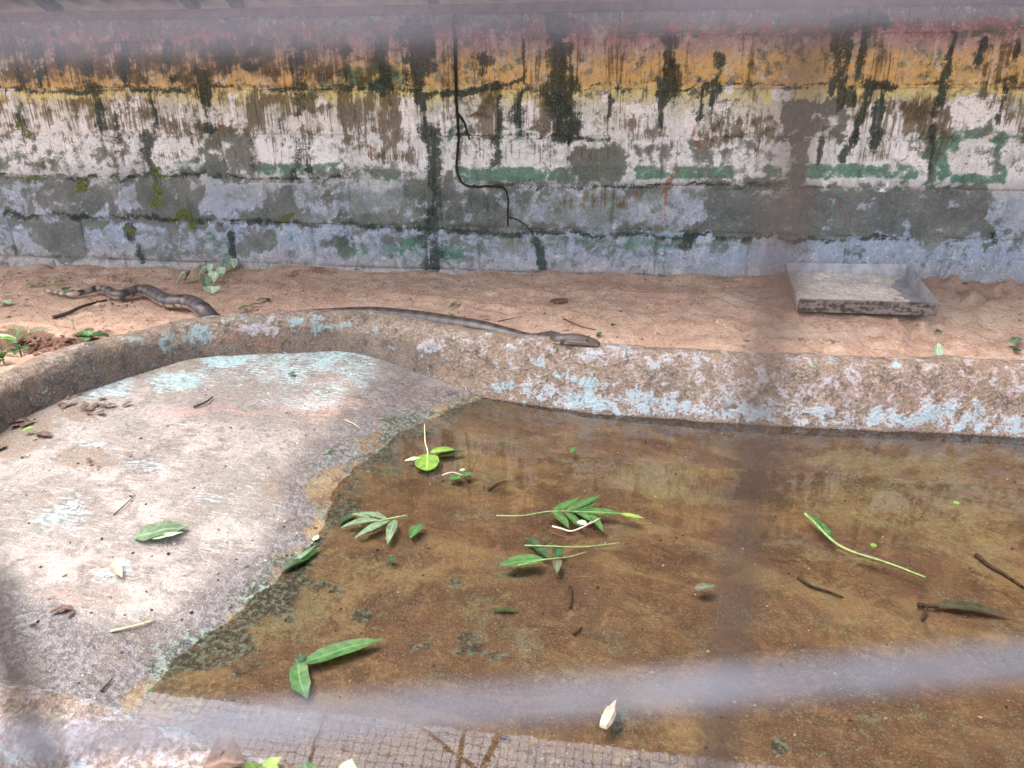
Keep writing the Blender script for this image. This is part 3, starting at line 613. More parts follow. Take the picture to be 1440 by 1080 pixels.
tq = np.maximum(tq, right * sstep(-.045, -.13, zz_) * .54); li = np.maximum(li, right * sstep(-.03, -.12, zz_) * .62)
tq = np.maximum(tq, right * rect(zz_, zz_, .008, -9, .026, 9, .02) * .42); li = np.maximum(li, right * .34); ru = np.maximum(ru, right * .36 + right * sstep(1050, 1200, X) * .12)
for a, kk in (((275, 470, 30, 12), .85), ((310, 445, 60, 5), .75), ((430, 452, 40, 8), .8), ((380, 442, 60, 4), .6), ((230, 485, 14, 8), .7), ((200, 475, 40, 5), .55), ((325, 488, 10, 5), .6), ((480, 455, 12, 8), .6), ((500, 448, 20, 5), .5), ((530, 470, 14, 8), .5), ((560, 480, 12, 6), .5), ((610, 505, 20, 8), .55), ((685, 515, 14, 8), .75), ((790, 530, 10, 8), .8), ((830, 540, 20, 14), .85), ((765, 510, 14, 8), .6), ((720, 540, 40, 12), .8), ((870, 555, 30, 8), .8), ((150, 965, 60, 18), .5), ((230, 1005, 60, 10), .7), ((60, 945, 30, 10), .5), ((410, 1055, 20, 10), .5), ((150, 985, 90, 8), .8), ((60, 962, 60, 6), .6), ((280, 1022, 60, 8), .75), ((360, 1045, 40, 6), .6)):
    tq = np.maximum(tq, ell(X, Y, *a, 1.0) * kk * .85)
nearl = (Y > 860) * np.exp(-((V[:, 2] - .012) / .016) ** 2); tq = np.maximum(tq, nearl * .62); li = np.maximum(li, (Y > 860) * .42)
li = np.maximum(li, ell(X, Y, 365, 460, 40, 12) * .7); li = np.maximum(li, ell(X, Y, 640, 490, 60, 16) * .5)
dk = np.maximum(dk, (X < 250) * (zz_ < .02) * (Y < 700) * .62); dk = np.maximum(dk, (X >= 250) * (X < 620) * (zz_ < .0) * (Y < 700) * .56); low = sstep(-.150, -.162, V[:, 2] + fbm(X / 12, Y / 9) * .016) * (Y < 800); tq *= 1 - low; li *= 1 - low; dk = np.maximum(dk, low * .95); dk = np.maximum(dk, .38 * right * (zz_ > -.06))  # low: shadow line at the waterline painted dark, with the submerged foot
ru = np.maximum(ru, ell(X, Y, 360, 480, 60, 14) * .7); ru = np.maximum(ru, ell(X, Y, 210, 500, 50, 12) * .5); ru = np.maximum(ru, ell(X, Y, 180, 480, 60, 8) * .4); ru = np.maximum(ru, ell(X, Y, 900, 520, 80, 14) * .45)
dk = np.maximum(dk, (Y > 800) * ell(X, Y, 380, 1060, 90, 40) * .5)
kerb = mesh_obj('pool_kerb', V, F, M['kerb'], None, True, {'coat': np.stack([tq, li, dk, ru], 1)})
tag(kerb, 'low rounded concrete kerb with flaking turquoise and pink paint round the pool', 'kerb')

# ---------------------------------------------------------------- pool floor and water
shore_px = [(760, 545), (680, 560), (610, 585), (540, 625), (480, 680), (450, 740), (400, 800), (320, 880), (250, 930), (210, 972), (190, 1010)]
shore = [at(a, b, WATER) for a, b in shore_px]
shore = [Vector((-.1, -.9, 0))] + shore + [Vector((-.95, -2.9, 0))]
shp = [(p.x, p.y) for p in catmull([Vector((p.x, p.y, 0)) for p in shore], .08)]
dry_poly = shp + [(-3, -3.2), (-3, .0)]
ring2 = [(p.x, p.y) for p in path[::5]]
def bedz(x, y):
    d = pdist(x, y, shp); ins = inside(x, y, dry_poly); s = np.where(ins, d, -d) + fbm(x * 6, y * 6, 4) * .05
    s = s + .03 * fbm(x * 22, y * 22, 3)
    z = WATER + np.where(s > 0, .088 * (1 - np.exp(-np.maximum(s, 0) / .38)), -.026 * (1 - np.exp(np.minimum(s, 0) / .22)))
    return z + fbm(x * 3, y * 3, 4) * .016 * np.clip(np.abs(s) * 4, 0, 1) + fbm(x * 16, y * 16, 3) * .005, s
gx = np.arange(-2.05, 2.85, .016); gy = np.arange(-2.95, -.62, .016); U, W = np.meshgrid(gx, gy); nx = len(gx)
x, y = U.ravel(), W.ravel(); z, s = bedz(x, y)
P = np.stack([x, y, z], 1); X, Y = survey(P); X0, Y0 = X.copy(), Y.copy(); X = X0 + fbm(X0 / 60, Y0 / 40, 6, .62) * 90; Y = Y0 + fbm(X0 / 60 + 9, Y0 / 40, 6, .62) * 60
wet = sstep(.05, -.03, s + fbm(x * 9, y * 9, 5, .6) * .10 - .10 * sstep(-2.0, -1.6, y) * np.clip(fbm(x * 4 + 2, y * 4, 5, .65) * 2.2 + .35, 0, 1))
damp = np.clip(line(X, Y, [(580, 560), (510, 615), (455, 690), (430, 760), (375, 830), (300, 890), (200, 950)], 50, 80), 0, 1) * .98
damp = np.maximum(damp, np.clip(.2 + fbm(x * 2.4 + 9, y * 2.4, 5, .6) * 1.1, 0, .5)); damp = np.maximum(damp, ell(X, Y, 250, 930, 110, 50) * .95); damp = np.maximum(damp, ell(X, Y, 500, 620, 90, 50, .7) * .6); damp = np.maximum(damp, ell(X, Y, 610, 555, 90, 22) * .8)
damp = np.maximum(damp, line(X, Y, [(-100, 850), (80, 930), (180, 965), (260, 1000)], 70, 60) * 1.0)
algae = line(X, Y, [(640, 570), (540, 610), (500, 660), (480, 700), (440, 790), (380, 840), (320, 885), (290, 920)], 15, 16) * .62
for a, kk in (((320, 890, 22, 30), .75), ((290, 930, 50, 14), .7), ((345, 935, 14, 22), .8), ((510, 650, 60, 30), .55), ((580, 600, 50, 26), .5), ((390, 845, 34, 24), .6), ((490, 700, 24, 34), .6), ((460, 820, 20, 14), .6), ((640, 590, 30, 14), .45)):
    algae = np.maximum(algae, ell(X, Y, *a) * kk)
algae = np.maximum(algae, np.exp(-(s / .07) ** 2) * np.clip(.42 + fbm(x * 8 + 4, y * 8, 5, .65) * 1.6, 0, .85))
for a, kk in (((590, 910, 26, 12), .62), ((660, 905, 20, 22), .62), ((510, 865, 20, 12), .7), ((545, 835, 20, 10), .55), ((790, 808, 14, 9), .75), ((695, 920, 14, 14), .55), ((870, 1020, 16, 30), .7), ((1095, 1050, 14, 14), .7), ((640, 820, 14, 12), .6), ((1190, 1055, 24, 12), .5), ((560, 870, 24, 8), .5), ((720, 925, 14, 10), .5), ((820, 840, 10, 8), .6), ((470, 790, 18, 12), .5), ((900, 780, 40, 16), .35), ((610, 640, 26, 18), .4)): algae = np.maximum(algae, ell(X0 + fbm(X0 / 9, Y0 / 9, 4) * 22, Y0 + fbm(X0 / 9 + 5, Y0 / 9, 4) * 16, *a, 1.0) * kk)
near_k = pdist(x, y, ring2)
algae = np.maximum(algae, np.clip((.075 - near_k) / .03, 0, 1) * (X0 > 660) * (Y0 < 700) * .8)
turq = np.zeros(len(x))
for a, kk in (((320, 512, 30, 12), .9), ((255, 530, 50, 12), .7), ((150, 545, 40, 8), .65), ((400, 510, 60, 14), .55), ((490, 505, 60, 14), .75), ((520, 530, 50, 14), .55), ((370, 530, 60, 14), .45), ((70, 720, 40, 16), .55), ((90, 730, 30, 20), .5), ((200, 655, 30, 12), .45), ((130, 625, 30, 8), .5), ((300, 700, 30, 20), .35), ((150, 800, 20, 10), .55), ((40, 860, 20, 8), .5), ((280, 870, 20, 14), .5), ((430, 560, 60, 14), .45), ((800, 575, 60, 8), .5), ((960, 600, 90, 10), .5), ((1150, 612, 90, 8), .45), ((1300, 690, 60, 40), .0)):
    turq = np.maximum(turq, ell(X, Y, *a) * kk)
pale = .25 + np.maximum.reduce([ell(X, Y, *a, .7) * .40 for a in ((200, 580, 120, 30), (60, 650, 90, 40), (200, 700, 60, 60), (60, 790, 100, 40), (230, 830, 80, 40), (330, 620, 100, 30), (100, 880, 90, 40), (330, 760, 50, 40), (400, 560, 90, 20))])
dirt = np.maximum.reduce([ell(X, Y, *a) * kk for a, kk in (((120, 650, 60, 22), .65), ((110, 575, 36, 14), .85), ((30, 590, 44, 36), .85), ((230, 690, 50, 24), .5), ((420, 680, 60, 36), .65), ((430, 600, 60, 26), .5), ((120, 840, 70, 22), .5), ((60, 700, 80, 30), .4), ((260, 545, 60, 14), .4), ((60, 860, 60, 30), .45), ((300, 650, 60, 16), .45), ((30, 620, 30, 16), .8))])
pink = np.maximum.reduce([ell(X, Y, *a) * kk for a, kk in (((300, 578, 120, 12), .6), ((450, 575, 100, 20), .5), ((525, 570, 26, 8), .9), ((600, 550, 70, 12), .55), ((580, 560, 80, 10), .5), ((120, 790, 60, 20), .4), ((100, 840, 40, 14), .5))])
olive = np.clip(.30 + fbm(x * 2.6, y * 3.4, 5, .6) * 1.3, 0, 1) * .9
for a, kk in (((920, 670, 70, 40), .8), ((1300, 700, 200, 50), .55), ((1360, 760, 90, 60), .6), ((1180, 800, 80, 40), .45), ((1250, 650, 160, 14), .7), ((820, 660, 50, 30), .5), ((880, 1010, 30, 50), .5), ((1100, 960, 80, 60), .4)): olive = np.maximum(olive, ell(X, Y, *a) * kk)
F = [(j * nx + i, j * nx + i + 1, (j + 1) * nx + i + 1, (j + 1) * nx + i) for j in range(len(gy) - 1) for i in range(nx - 1)]
# keep only cells under or inside the kerb ring
cx = x + .008; cy = y + .008; keep = inside(cx, cy, ring2) | (near_k < .05)
F = [f for f in F if keep[f[0]]]
bed = mesh_obj('pool_floor', P, F, M['bed'], None, True, {'zone': np.stack([wet, damp, algae, turq], 1), 'tint': np.stack([pale, dirt, pink, olive], 1)})
tag(bed, kind='structure')
def zbed(p):
    return float(bedz(np.array([p.x]), np.array([p.y]))[0][0])
wp = [Vector((p[0], p[1], WATER)) for p in ring2]
water = mesh_obj('water', wp, [tuple(range(len(wp)))], M['water']); tag(water, kind='structure')
if water.data.polygons[0].normal.z < 0: water.data.flip_normals()

# ---------------------------------------------------------------- snake (path first: the sand gives way under it)
snake_px = [(63, 409, .006), (72, 410, .008), (82, 411.5, .011), (92, 414, .014), (102, 414.5, .016), (114, 412, .018), (126, 409, .020), (138, 406.5, .022), (150, 408, .024), (160, 413, .026), (170, 415, .028), (182, 412, .030), (194, 409, .032), (206, 409, .034),
            (216, 413, .034), (226, 419, .035), (238, 424, .036), (252, 424.5, .037), (265, 425, .037), (276, 429, .037), (286, 436, .037)]
def sand_base(x, y):
    return (x + .8) * .017 * sstep(-1.0, 0, y) + np.where(y > -.35, .0, 0)
spath = []
for a, b_, r in snake_px:
    p = at(a, b_, .03); g = float(sand_base(np.array([p.x]), np.array([p.y]))[0]) + r * .72 + .004
    p = at(a, b_, g); spath.append((p, r))
def behind(px, off, z, r):
    """a point behind the kerb lip"""
    best = min(path, key=lambda q: abs(survey(np.array([tuple(q)]))[0][0] - px) + (100 if q.y < -2 else 0)); i = path.index(best)
    t = path[(i + 3) % n] - path[i - 3]; nr = Vector((t.y, -t.x, 0)).normalized(); p = best + nr * off; p.z = z; return (p, r)
spath += [behind(302, .165, -.016, .036), behind(325, .155, -.036, .036), behind(355, .150, -.038, .036), behind(390, .150, -.022, .036), behind(440, .150, -.017, .036), behind(490, .150, -.007, .036), behind(540, .150, .002, .036), behind(600, .148, .009, .035), behind(650, .145, .010, .032), behind(695, .140, .002, .028), behind(728, .132, -.004, .026), behind(760, .115, .022, .024)]
hd = [at(787, 478, .050), at(844, 482, .050)]
ps = catmull([p for p, r in spath] + [hd[0]], .010)
ctrl = [p for p, r in spath]
acc = [0]
for q0, q1 in zip(ps[:-1], ps[1:]): acc.append(acc[-1] + (q1 - q0).length)
cl = [0]
for q0, q1 in zip(ctrl[:-1], ctrl[1:]): cl.append(cl[-1] + (q1 - q0).length)
rad = np.interp(np.array(acc) / acc[-1], np.array(cl) / cl[-1], [r for p, r in spath])
# head: lengthen along the last heading with its own section
hdir = (hd[1] - hd[0]).normalized(); HL = (hd[1] - hd[0]).length
secs = [(p, r * .90, r * .84, 0.0) for p, r in zip(ps, rad)]
for t, wf, hf in ((.10, .023, .022), (.22, .0255, .0240), (.34, .0275, .0245), (.48, .0270, .0235), (.60, .0245, .0215), (.72, .0215, .0190), (.83, .0185, .0165), (.92, .0150, .0135), (.975, .0105, .0095), (1.0, .005, .0045)):
    secs.append((hd[0] + hdir * HL * t + Vector((0, 0, .006 * math.sin(t * 3.1) - .008 * t * t)), wf * .92, hf * .88, t))
KS = 20; V = []; al = []; ar = []; hp = []
for i, (p, w, h, ht) in enumerate(secs):
    t = (secs[min(i + 1, len(secs) - 1)][0] - secs[max(i - 1, 0)][0]).normalized()
    sd_ = t.cross(Vector((0, 0, 1))).normalized(); up = sd_.cross(t).normalized()
    for j in range(KS):
        th = 2 * math.pi * j / KS; cz = math.sin(th); flat = .78 if cz < 0 else 1.0
        mouth = 1.0
        V.append(p + sd_ * math.cos(th) * w + up * cz * h * flat); al.append(sum((secs[q + 1][0] - secs[q][0]).length for q in ()) if False else i); ar.append(cz); hp.append(ht)
lens = [0.0]
for i in range(1, len(secs)): lens.append(lens[-1] + (secs[i][0] - secs[i - 1][0]).length)
al = [lens[i] for i in al]
F = [(i * KS + j, i * KS + (j + 1) % KS, (i + 1) * KS + (j + 1) % KS, (i + 1) * KS + j) for i in range(len(secs) - 1) for j in range(KS)]
F.append(tuple(range(KS))[::-1]); F.append(tuple((len(secs) - 1) * KS + j for j in range(KS)))
side = [math.cos(2 * math.pi * (q % KS) / KS) for q in range(len(V))]
m = Mat('snake_skin'); p = m.pos()
A1 = m.attr('along').outputs['Fac']; A2 = m.attr('around').outputs['Fac']; A3 = m.attr('head').outputs['Fac']; A4 = m.attr('side').outputs['Fac']
n1 = m.noise(p, 32, 4, .6); nf = m.noise(p, 260, 4, .7)
cmb = m.node('ShaderNodeCombineXYZ'); m.set(cmb.inputs[0], m.math('MULTIPLY', A1, 13.0)); m.set(cmb.inputs[1], m.math('MULTIPLY', A2, .55)); m.set(cmb.inputs[2], m.math('MULTIPLY', A4, .55))
spot = m.vor(cmb.outputs[0], 1.0)
wv = m.math('SINE', m.math('MULTIPLY_ADD', A1, 105.0, m.math('MULTIPLY', n1, 3.5)))
back = m.mix(m.step(n1, .35, .65), (.058, .042, .038), (.105, .078, .070))
spots = m.math('ADD', m.math('MULTIPLY', m.math('ABSOLUTE', m.math('ADD', A4, m.math('MULTIPLY', wv, .45))), -1.0), .62)
back = m.mix(m.math('MULTIPLY', m.step(m.math('ADD', m.math('MULTIPLY', wv, .7), m.math('MULTIPLY_ADD', n1, 1.2, -.6)), .10, .45), .92), back, (.016, .012, .014))
back = m.mix(m.step(A1, .95, 1.35), back, m.mix(m.step(m.math('ADD', wv, m.math('MULTIPLY', n1, .8)), .5, 1.0), (.060, .045, .045), (.028, .020, .022)))
belly = m.mix(m.step(m.math('ADD', m.math('SINE', m.math('MULTIPLY', A1, 170.0)), m.math('MULTIPLY_ADD', nf, 2.0, -1.0)), .2, .7), (.50, .40, .29), (.09, .065, .055))
c = m.mix(m.step(m.math('ADD', A2, m.math('MULTIPLY_ADD', n1, .5, -.25)), -.22, .02), belly, back)
tailf = m.step(A1, .12, .45, 1, 0)
tailc = m.mix(m.step(m.math('ADD', wv, m.math('MULTIPLY', A2, -.3)), -.1, .3), (.42, .32, .22), (.035, .026, .028))
c = m.mix(m.math('MULTIPLY', tailf, .8), c, tailc)
hc = m.mix(m.step(m.math('ADD', A2, m.math('MULTIPLY_ADD', n1, .5, -.25)), .10, .40), (.24, .15, .125), (.050, .036, .030))
hc = m.mix(m.math('MULTIPLY', m.math('MULTIPLY', m.step(m.math('ADD', A2, m.math('MULTIPLY', A3, -.35)), -.32, -.26), m.step(m.math('ADD', A2, m.math('MULTIPLY', A3, -.35)), -.14, -.20)), m.step(A3, .95, .85)), hc, (.02, .012, .011))
c = m.mix(m.step(A3, .12, .3), c, hc)
sc = m.vor(m.scl(p, 1, 1, 1), 210)
M['snake'] = m.bsdf(m.mix(m.step(nf, .5, .8), c, m.mix(.5, c, (.02, .016, .016))), m.mixf(m.step(A3, .05, .2), .40, .6), m.bump(sc, .35, .002), spec=.6)
snake = mesh_obj('snake', V, F, M['snake'], None, True, {'along': al, 'around': ar, 'head': hp, 'side': side})
tag(snake, 'large dark banded snake stretched along the sand behind the kerb, head resting on it', 'snake')
for s_ in (-1, 1):
    t = hdir; sd_ = t.cross(Vector((0, 0, 1))).normalized(); c_ = hd[0] + hdir * HL * .70 + sd_ * s_ * .0195 + Vector((0, 0, .0135))
    b = MB(); rr = .0036
    for j in range(5):
        ph = -math.pi / 2 + math.pi * j / 4
        for i in range(8):
            b.v.append((c_.x + rr * math.cos(ph) * math.cos(i * math.pi / 4), c_.y + rr * math.cos(ph) * math.sin(i * math.pi / 4), c_.z + rr * math.sin(ph)))
    for j in range(4):
        for i in range(8): b.f.append((j * 8 + i, j * 8 + (i + 1) % 8, (j + 1) * 8 + (i + 1) % 8, (j + 1) * 8 + i))
    b.build('eye', M['root'], snake, True)

# ---------------------------------------------------------------- sand
sp2 = [(q[0].x, q[0].y) for q in secs[::3]]; spz = [q[0].z - q[1] * .72 for q in secs[::3]]
tracks = [[at(a, b_) for a, b_ in t] for t in ([(1330, 400), (1290, 430), (1275, 455), (1290, 490)], [(1440, 410), (1390, 430), (1330, 450), (1270, 462)], [(1000, 420), (1060, 440), (1120, 450), (1200, 452)], [(700, 410), (780, 420), (860, 415), (960, 425)], [(540, 420), (640, 425), (720, 440)], [(1360, 395), (1345, 430), (1325, 445)], [(1080, 470), (1180, 476), (1260, 470)])]
def sandz(x, y):
    z = sand_base(x, y) + fbm(x * 3.2, y * 3.2, 4) * .030 + fbm(x * 14, y * 14, 4) * .022 * (1 + 1.3 * sstep(.1, .9, x)) + fbm(x * 45 + 3, y * 45, 2) * .011
    z = z + (.024 * (.5 - np.abs(fbm(x * 9 + 3, y * 11, 4)) * 4) - .006) * (.25 + .75 * sstep(.0, .8, x)) * .6
    z = z + .03 * sstep(-.10, .0, y) * (fbm(x * 6, y * 2 + 9, 4) + .55)
    for tr in tracks:
        d = pdist(x, y, [(q.x, q.y) for q in tr]); z = z - .017 * np.exp(-(d / .020) ** 2) + .010 * np.exp(-((d - .042) / .016) ** 2)
    tb = rect(x, y, .60, -.46, 1.30, .2, .08); z = z * (1 - tb) + (.022 + (y + .4) * .06 + fbm(x * 14, y * 14, 3) * .006) * tb
    kd = pdist(x, y, ring2); ins = inside(x, y, ring2)
    z = np.where(kd < .20, z * np.clip((kd - .09) / .11, .0, 1) + .008 * (1 - np.clip((kd - .09) / .11, 0, 1)), z)
    # bed of the snake
    for (ax, ay), zz in zip(sp2, spz):
        d2 = (x - ax) ** 2 + (y - ay) ** 2; wgt = np.exp(-d2 / .0022); z = z * (1 - wgt) + np.minimum(z, zz) * wgt
    # dug hollow and loose earth in the left corner
    X, Y = survey(np.stack([x, y, np.zeros_like(x)], 1))
    hol = ell(X, Y, 30, 480, 42, 14, 1.0); z = z - .05 * hol; z = z + .025 * ell(X, Y, 25, 463, 50, 6, .9); z = z + .05 * ell(X, Y, 75, 485, 50, 16, .8) * (fbm(x * 22, y * 22, 4) + .45)
    z = np.where(ins & (kd > .004), -.42, z)
    return z
gx = np.arange(-4.6, 3.6, .0135); gy = np.arange(-1.75, .06, .0135); U, W = np.meshgrid(gx, gy); nx = len(gx); x, y = U.ravel(), W.ravel()
z = sandz(x, y); P = np.stack([x, y, z], 1); X, Y = survey(P); X = X + fbm(X / 40, Y / 40) * 30; Y = Y + fbm(X / 40, Y / 40 + 8) * 12
dk = np.maximum.reduce([ell(X, Y, *a) * kk for a, kk in (((30, 478, 50, 16), .95), ((85, 488, 50, 16), .85), ((130, 470, 40, 8), .6), ((785, 425, 30, 5), .6), ((930, 392, 40, 8), .2), ((1150, 480, 60, 8), .45), ((430, 385, 60, 6), .5), ((590, 415, 30, 6), .4), ((60, 440, 60, 10), .4), ((700, 470, 80, 8), .4), ((950, 480, 70, 7), .4))])
pl = np.maximum.reduce([ell(X, Y, *a) * .6 for a in ((1350, 440, 120, 30), (1150, 470, 120, 20), (1050, 420, 60, 20), (600, 400, 120, 12))])
mo_ = np.maximum.reduce([ell(X, Y, *a) * .7 for a in ((30, 462, 50, 5), (20, 470, 20, 6), (75, 512, 30, 6))])
F = [(j * nx + i, j * nx + i + 1, (j + 1) * nx + i + 1, (j + 1) * nx + i) for j in range(len(gy) - 1) for i in range(nx - 1)]
sand = mesh_obj('sand_ground', P, F, M['sand'], None, True, {'earth': np.stack([dk, pl, mo_, np.ones(len(x))], 1)}); tag(sand, kind='structure')
def zs_(p): return float(sandz(np.array([p.x]), np.array([p.y]))[0])
g = mesh_obj('ground', [(-40, -40, -.46), (40, -40, -.46), (40, 40, -.46), (-40, 40, -.46)], [(0, 1, 2, 3)], M['sand']); tag(g, kind='structure')
# earth bank on the near side, between the kerb and the fence
gx = np.arange(-4.6, 3.6, .05); gy = np.arange(-4.6, -2.3, .03); U, W = np.meshgrid(gx, gy); nx = len(gx); x, y = U.ravel(), W.ravel()
kd = pdist(x, y, ring2); ins = inside(x, y, ring2); z = np.where(ins, -.42, fbm(x * 5, y * 5, 4) * .03 - .03)
F = [(j * nx + i, j * nx + i + 1, (j + 1) * nx + i + 1, (j + 1) * nx + i) for j in range(len(gy) - 1) for i in range(nx - 1)]
bk = mesh_obj('earth_bank', np.stack([x, y, z], 1), F, M['sand'], None, True); tag(bk, kind='structure')

# ---------------------------------------------------------------- tray with sand
TH = .054
fl, frr = at(1121, 438, .030), at(1311, 444, .034); bl = Vector((fl.x + .03, -.040, .052)); br_ = Vector((frr.x + .035, -.035, .058))
tray = empty('metal_tray', fl); tag(tray, 'shallow galvanised sheet metal tray of sand lying by the wall', 'tray')
def panel(name, p, q, mat, th=.0018, lean=0.012):
    d = (q - p); nrm = Vector((-d.y, d.x, 0)).normalized(); b = MB(); up = Vector((0, 0, TH)); o = nrm * -lean
    a = [p, q, q + up + o, p + up + o]; c_ = [v + nrm * th for v in a]
    b.v += [tuple(v) for v in a + c_]; b.f += [(0, 1, 2, 3), (7, 6, 5, 4), (0, 4, 5, 1), (1, 5, 6, 2), (2, 6, 7, 3), (3, 7, 4, 0)]
    put(b.build(name, mat), tray)
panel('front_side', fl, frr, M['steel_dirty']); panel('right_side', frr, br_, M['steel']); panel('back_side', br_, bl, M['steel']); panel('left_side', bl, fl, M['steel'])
b = MB(); b.quad(fl + Vector((0, 0, .002)), frr + Vector((0, 0, .002)), br_ + Vector((0, 0, .002)), bl + Vector((0, 0, .002))); put(b.build('bottom', M['steel']), tray)
V = []; F = []; N1, N2 = 56, 40
for j in range(N2 + 1):
    for i in range(N1 + 1):
        u_, v_ = .012 + .976 * i / N1, .015 + .97 * j / N2; p = fl.lerp(frr, u_).lerp(bl.lerp(br_, u_), v_); V.append((p.x, p.y, p.z))
V = np.array(V); uu = np.tile(np.linspace(0, 1, N1 + 1), N2 + 1); vv = np.repeat(np.linspace(0, 1, N2 + 1), N1 + 1)
V[:, 2] += .022 + fbm(V[:, 0] * 9, V[:, 1] * 9, 4) * .042 + fbm(V[:, 0] * 40, V[:, 1] * 40, 3) * .010 + .010 * (1 - np.abs(uu - .45) * 1.6) - .012 * sstep(.75, 1, uu) - .016 + .004 * (1 - vv)
F = [(j * (N1 + 1) + i, j * (N1 + 1) + i + 1, (j + 1) * (N1 + 1) + i + 1, (j + 1) * (N1 + 1) + i) for j in range(N2) for i in range(N1)]
m = Mat('tray_sand'); p = m.pos(); f1 = m.noise(p, 60, 7, .7); f2 = m.noise(p, 350, 4, .75)
ts = m.bsdf(m.mix(m.step(m.mixf(.4, f1, f2), .36, .64), (.56, .46, .39), (.80, .71, .63)), .95, m.bump(f1, .9, .010), spec=.15)
tsand = mesh_obj('tray_sand', V, F, ts, None, True); tag(tsand, kind='stuff'); tsand['label'] = 'pale dry sand heaped inside the metal tray'; tsand['category'] = 'sand'

# ---------------------------------------------------------------- plants, leaves and litter
def leaf_verts(a, b_, w, arch=.0, fold=.15, shape='lance', twist=0.0, nseg=9, wav=0.025):
    d = b_ - a; L = d.length; t = d.normalized(); sd_ = t.cross(Vector((0, 0, 1)))
    sd_ = sd_.normalized() if sd_.length > 1e-4 else Vector((1, 0, 0)); up = sd_.cross(t).normalized()
    if twist: q = Matrix.Rotation(twist, 3, t); sd_ = q @ sd_; up = q @ up
    V = []; vein = []; bend_ = random.uniform(-.06, .06)
    for i in range(nseg + 1):
        s = i / nseg
        if shape == 'lance': ww = math.sin(math.pi * s ** .8) ** .9
        elif shape == 'round': ww = math.sqrt(max(0, 1 - (2 * s - 1) ** 2))
        elif shape == 'heart': ww = (math.sin(math.pi * s ** .55)) ** .8
        else: ww = min(1, s * 5 + .15) * min(1, (1 - s) * 3.0)
        ww = max(ww, .03); c = a + d * s + up * (arch * L * math.sin(math.pi * s))
        for j in (-1, -.55, 0, .55, 1):
            V.append(c + sd_ * (j * ww * w / 2 + bend_ * L * math.sin(math.pi * s)) + up * (abs(j) * fold * w / 2 * ww + wav * w * math.sin(s * 14 + j * 2))); vein.append(abs(j))
    F = [(i * 5 + j, i * 5 + j + 1, (i + 1) * 5 + j + 1, (i + 1) * 5 + j) for i in range(nseg) for j in range(4)]
    return V, F, vein
def leaf(a, b_, w, mat, parent=None, name='leaf', **kw):
    V, F, ve = leaf_verts(a, b_, w, **kw); o = mesh_obj(name, V, F, M[mat], None, True, {'vein': ve})
    return put(o, parent) if parent else o
def stem(pts, r, mat, parent=None, name='stem', step=.01):
    pts = catmull([Vector(p) for p in pts], step); b = MB(); b.tube(pts, [r * (1 - .5 * i / len(pts)) for i in range(len(pts))], 5); o = b.build(name, M[mat], None, True)
    return put(o, parent) if parent else o
WF = WATER + .0025
wa = lambda px, py, dz=0.0: at(px, py, WF + dz)
def sa(px, py, dz=0.0):
    p = at(px, py, 0.0)
    for _ in range(4): p = at(px, py, zs_(p) + dz)
    return p
def ba_(px, py, dz=0.0):
    p = at(px, py, -.1)
    for _ in range(5): p = at(px, py, zbed(p) + dz)
    return p
# -- floating round-leaved sprig
e = empty('floating_sprig', wa(600, 645)); tag(e, 'floating sprig with round lime leaves on an upright yellow stalk', 'sprig')
stem([wa(602, 643), wa(601, 632, .012), wa(598, 622, .02), at(597, 596, WF + .03)], .0028, 'stem_pale', e)
leaf(wa(601, 638, .004), wa(600, 662, .003), .072, 'leaf_lime', e, shape='round', fold=.08); leaf(wa(604, 637, .008), wa(639, 632, .006), .034, 'leaf_lime', e, shape='round', arch=.06)
leaf(wa(591, 644, .006), wa(569, 648, .004), .022, 'leaf_pale', e, shape='lance'); leaf(wa(612, 641), wa(654, 633), .026, 'leaf_dark', e, shape='lance')
e = empty('floating_leaf_pair', wa(650, 668)); tag(e, 'pair of small green leaves on a pink twig floating near the lime sprig', 'leaves')
leaf(wa(649, 669), wa(631, 674), .032, 'leaf', e); leaf(wa(649, 669, .002), wa(664, 664, .003), .026, 'leaf', e); stem([wa(622, 668), wa(636, 664, .004), wa(650, 668, .003)], .0022, 'stem_pink', e)
leaf(wa(647, 662, .003), wa(654, 659, .004), .014, 'leaf_pale', e)
# -- grey-green compound sprig at the waterline
e = empty('compound_sprig', wa(540, 735)); tag(e, 'grey-green sprig with narrow drooping leaflets at the edge of the water', 'sprig')
stem([wa(573, 725, .006), wa(550, 729, .008), wa(530, 733, .006), wa(505, 735, .004)], .003, 'stem', e)
for p, q, w in (((545, 730), (505, 721), .022), ((532, 731), (479, 742), .026), ((548, 732), (498, 757), .026), ((556, 730), (545, 765), .026), ((540, 733), (512, 750), .02), ((520, 728), (492, 724), .02)):
    leaf(wa(*p, .007), wa(*q, .003), w, 'leaf_grey', e, arch=.05)
leaf(wa(498, 721, .004), wa(474, 738, .003), .02, 'leaf_dark', e)
o = leaf(wa(594, 736), wa(576, 757), .03, 'leaf', name='fallen_leaf'); tag(o, 'single green leaf floating beside the grey-green compound sprig', 'leaf')
o = leaf(wa(545, 788), wa(557, 784), .022, 'leaf_dark', name='fallen_leaf', shape='round'); tag(o, 'tiny dark oval leaf floating below the compound sprig', 'leaf')
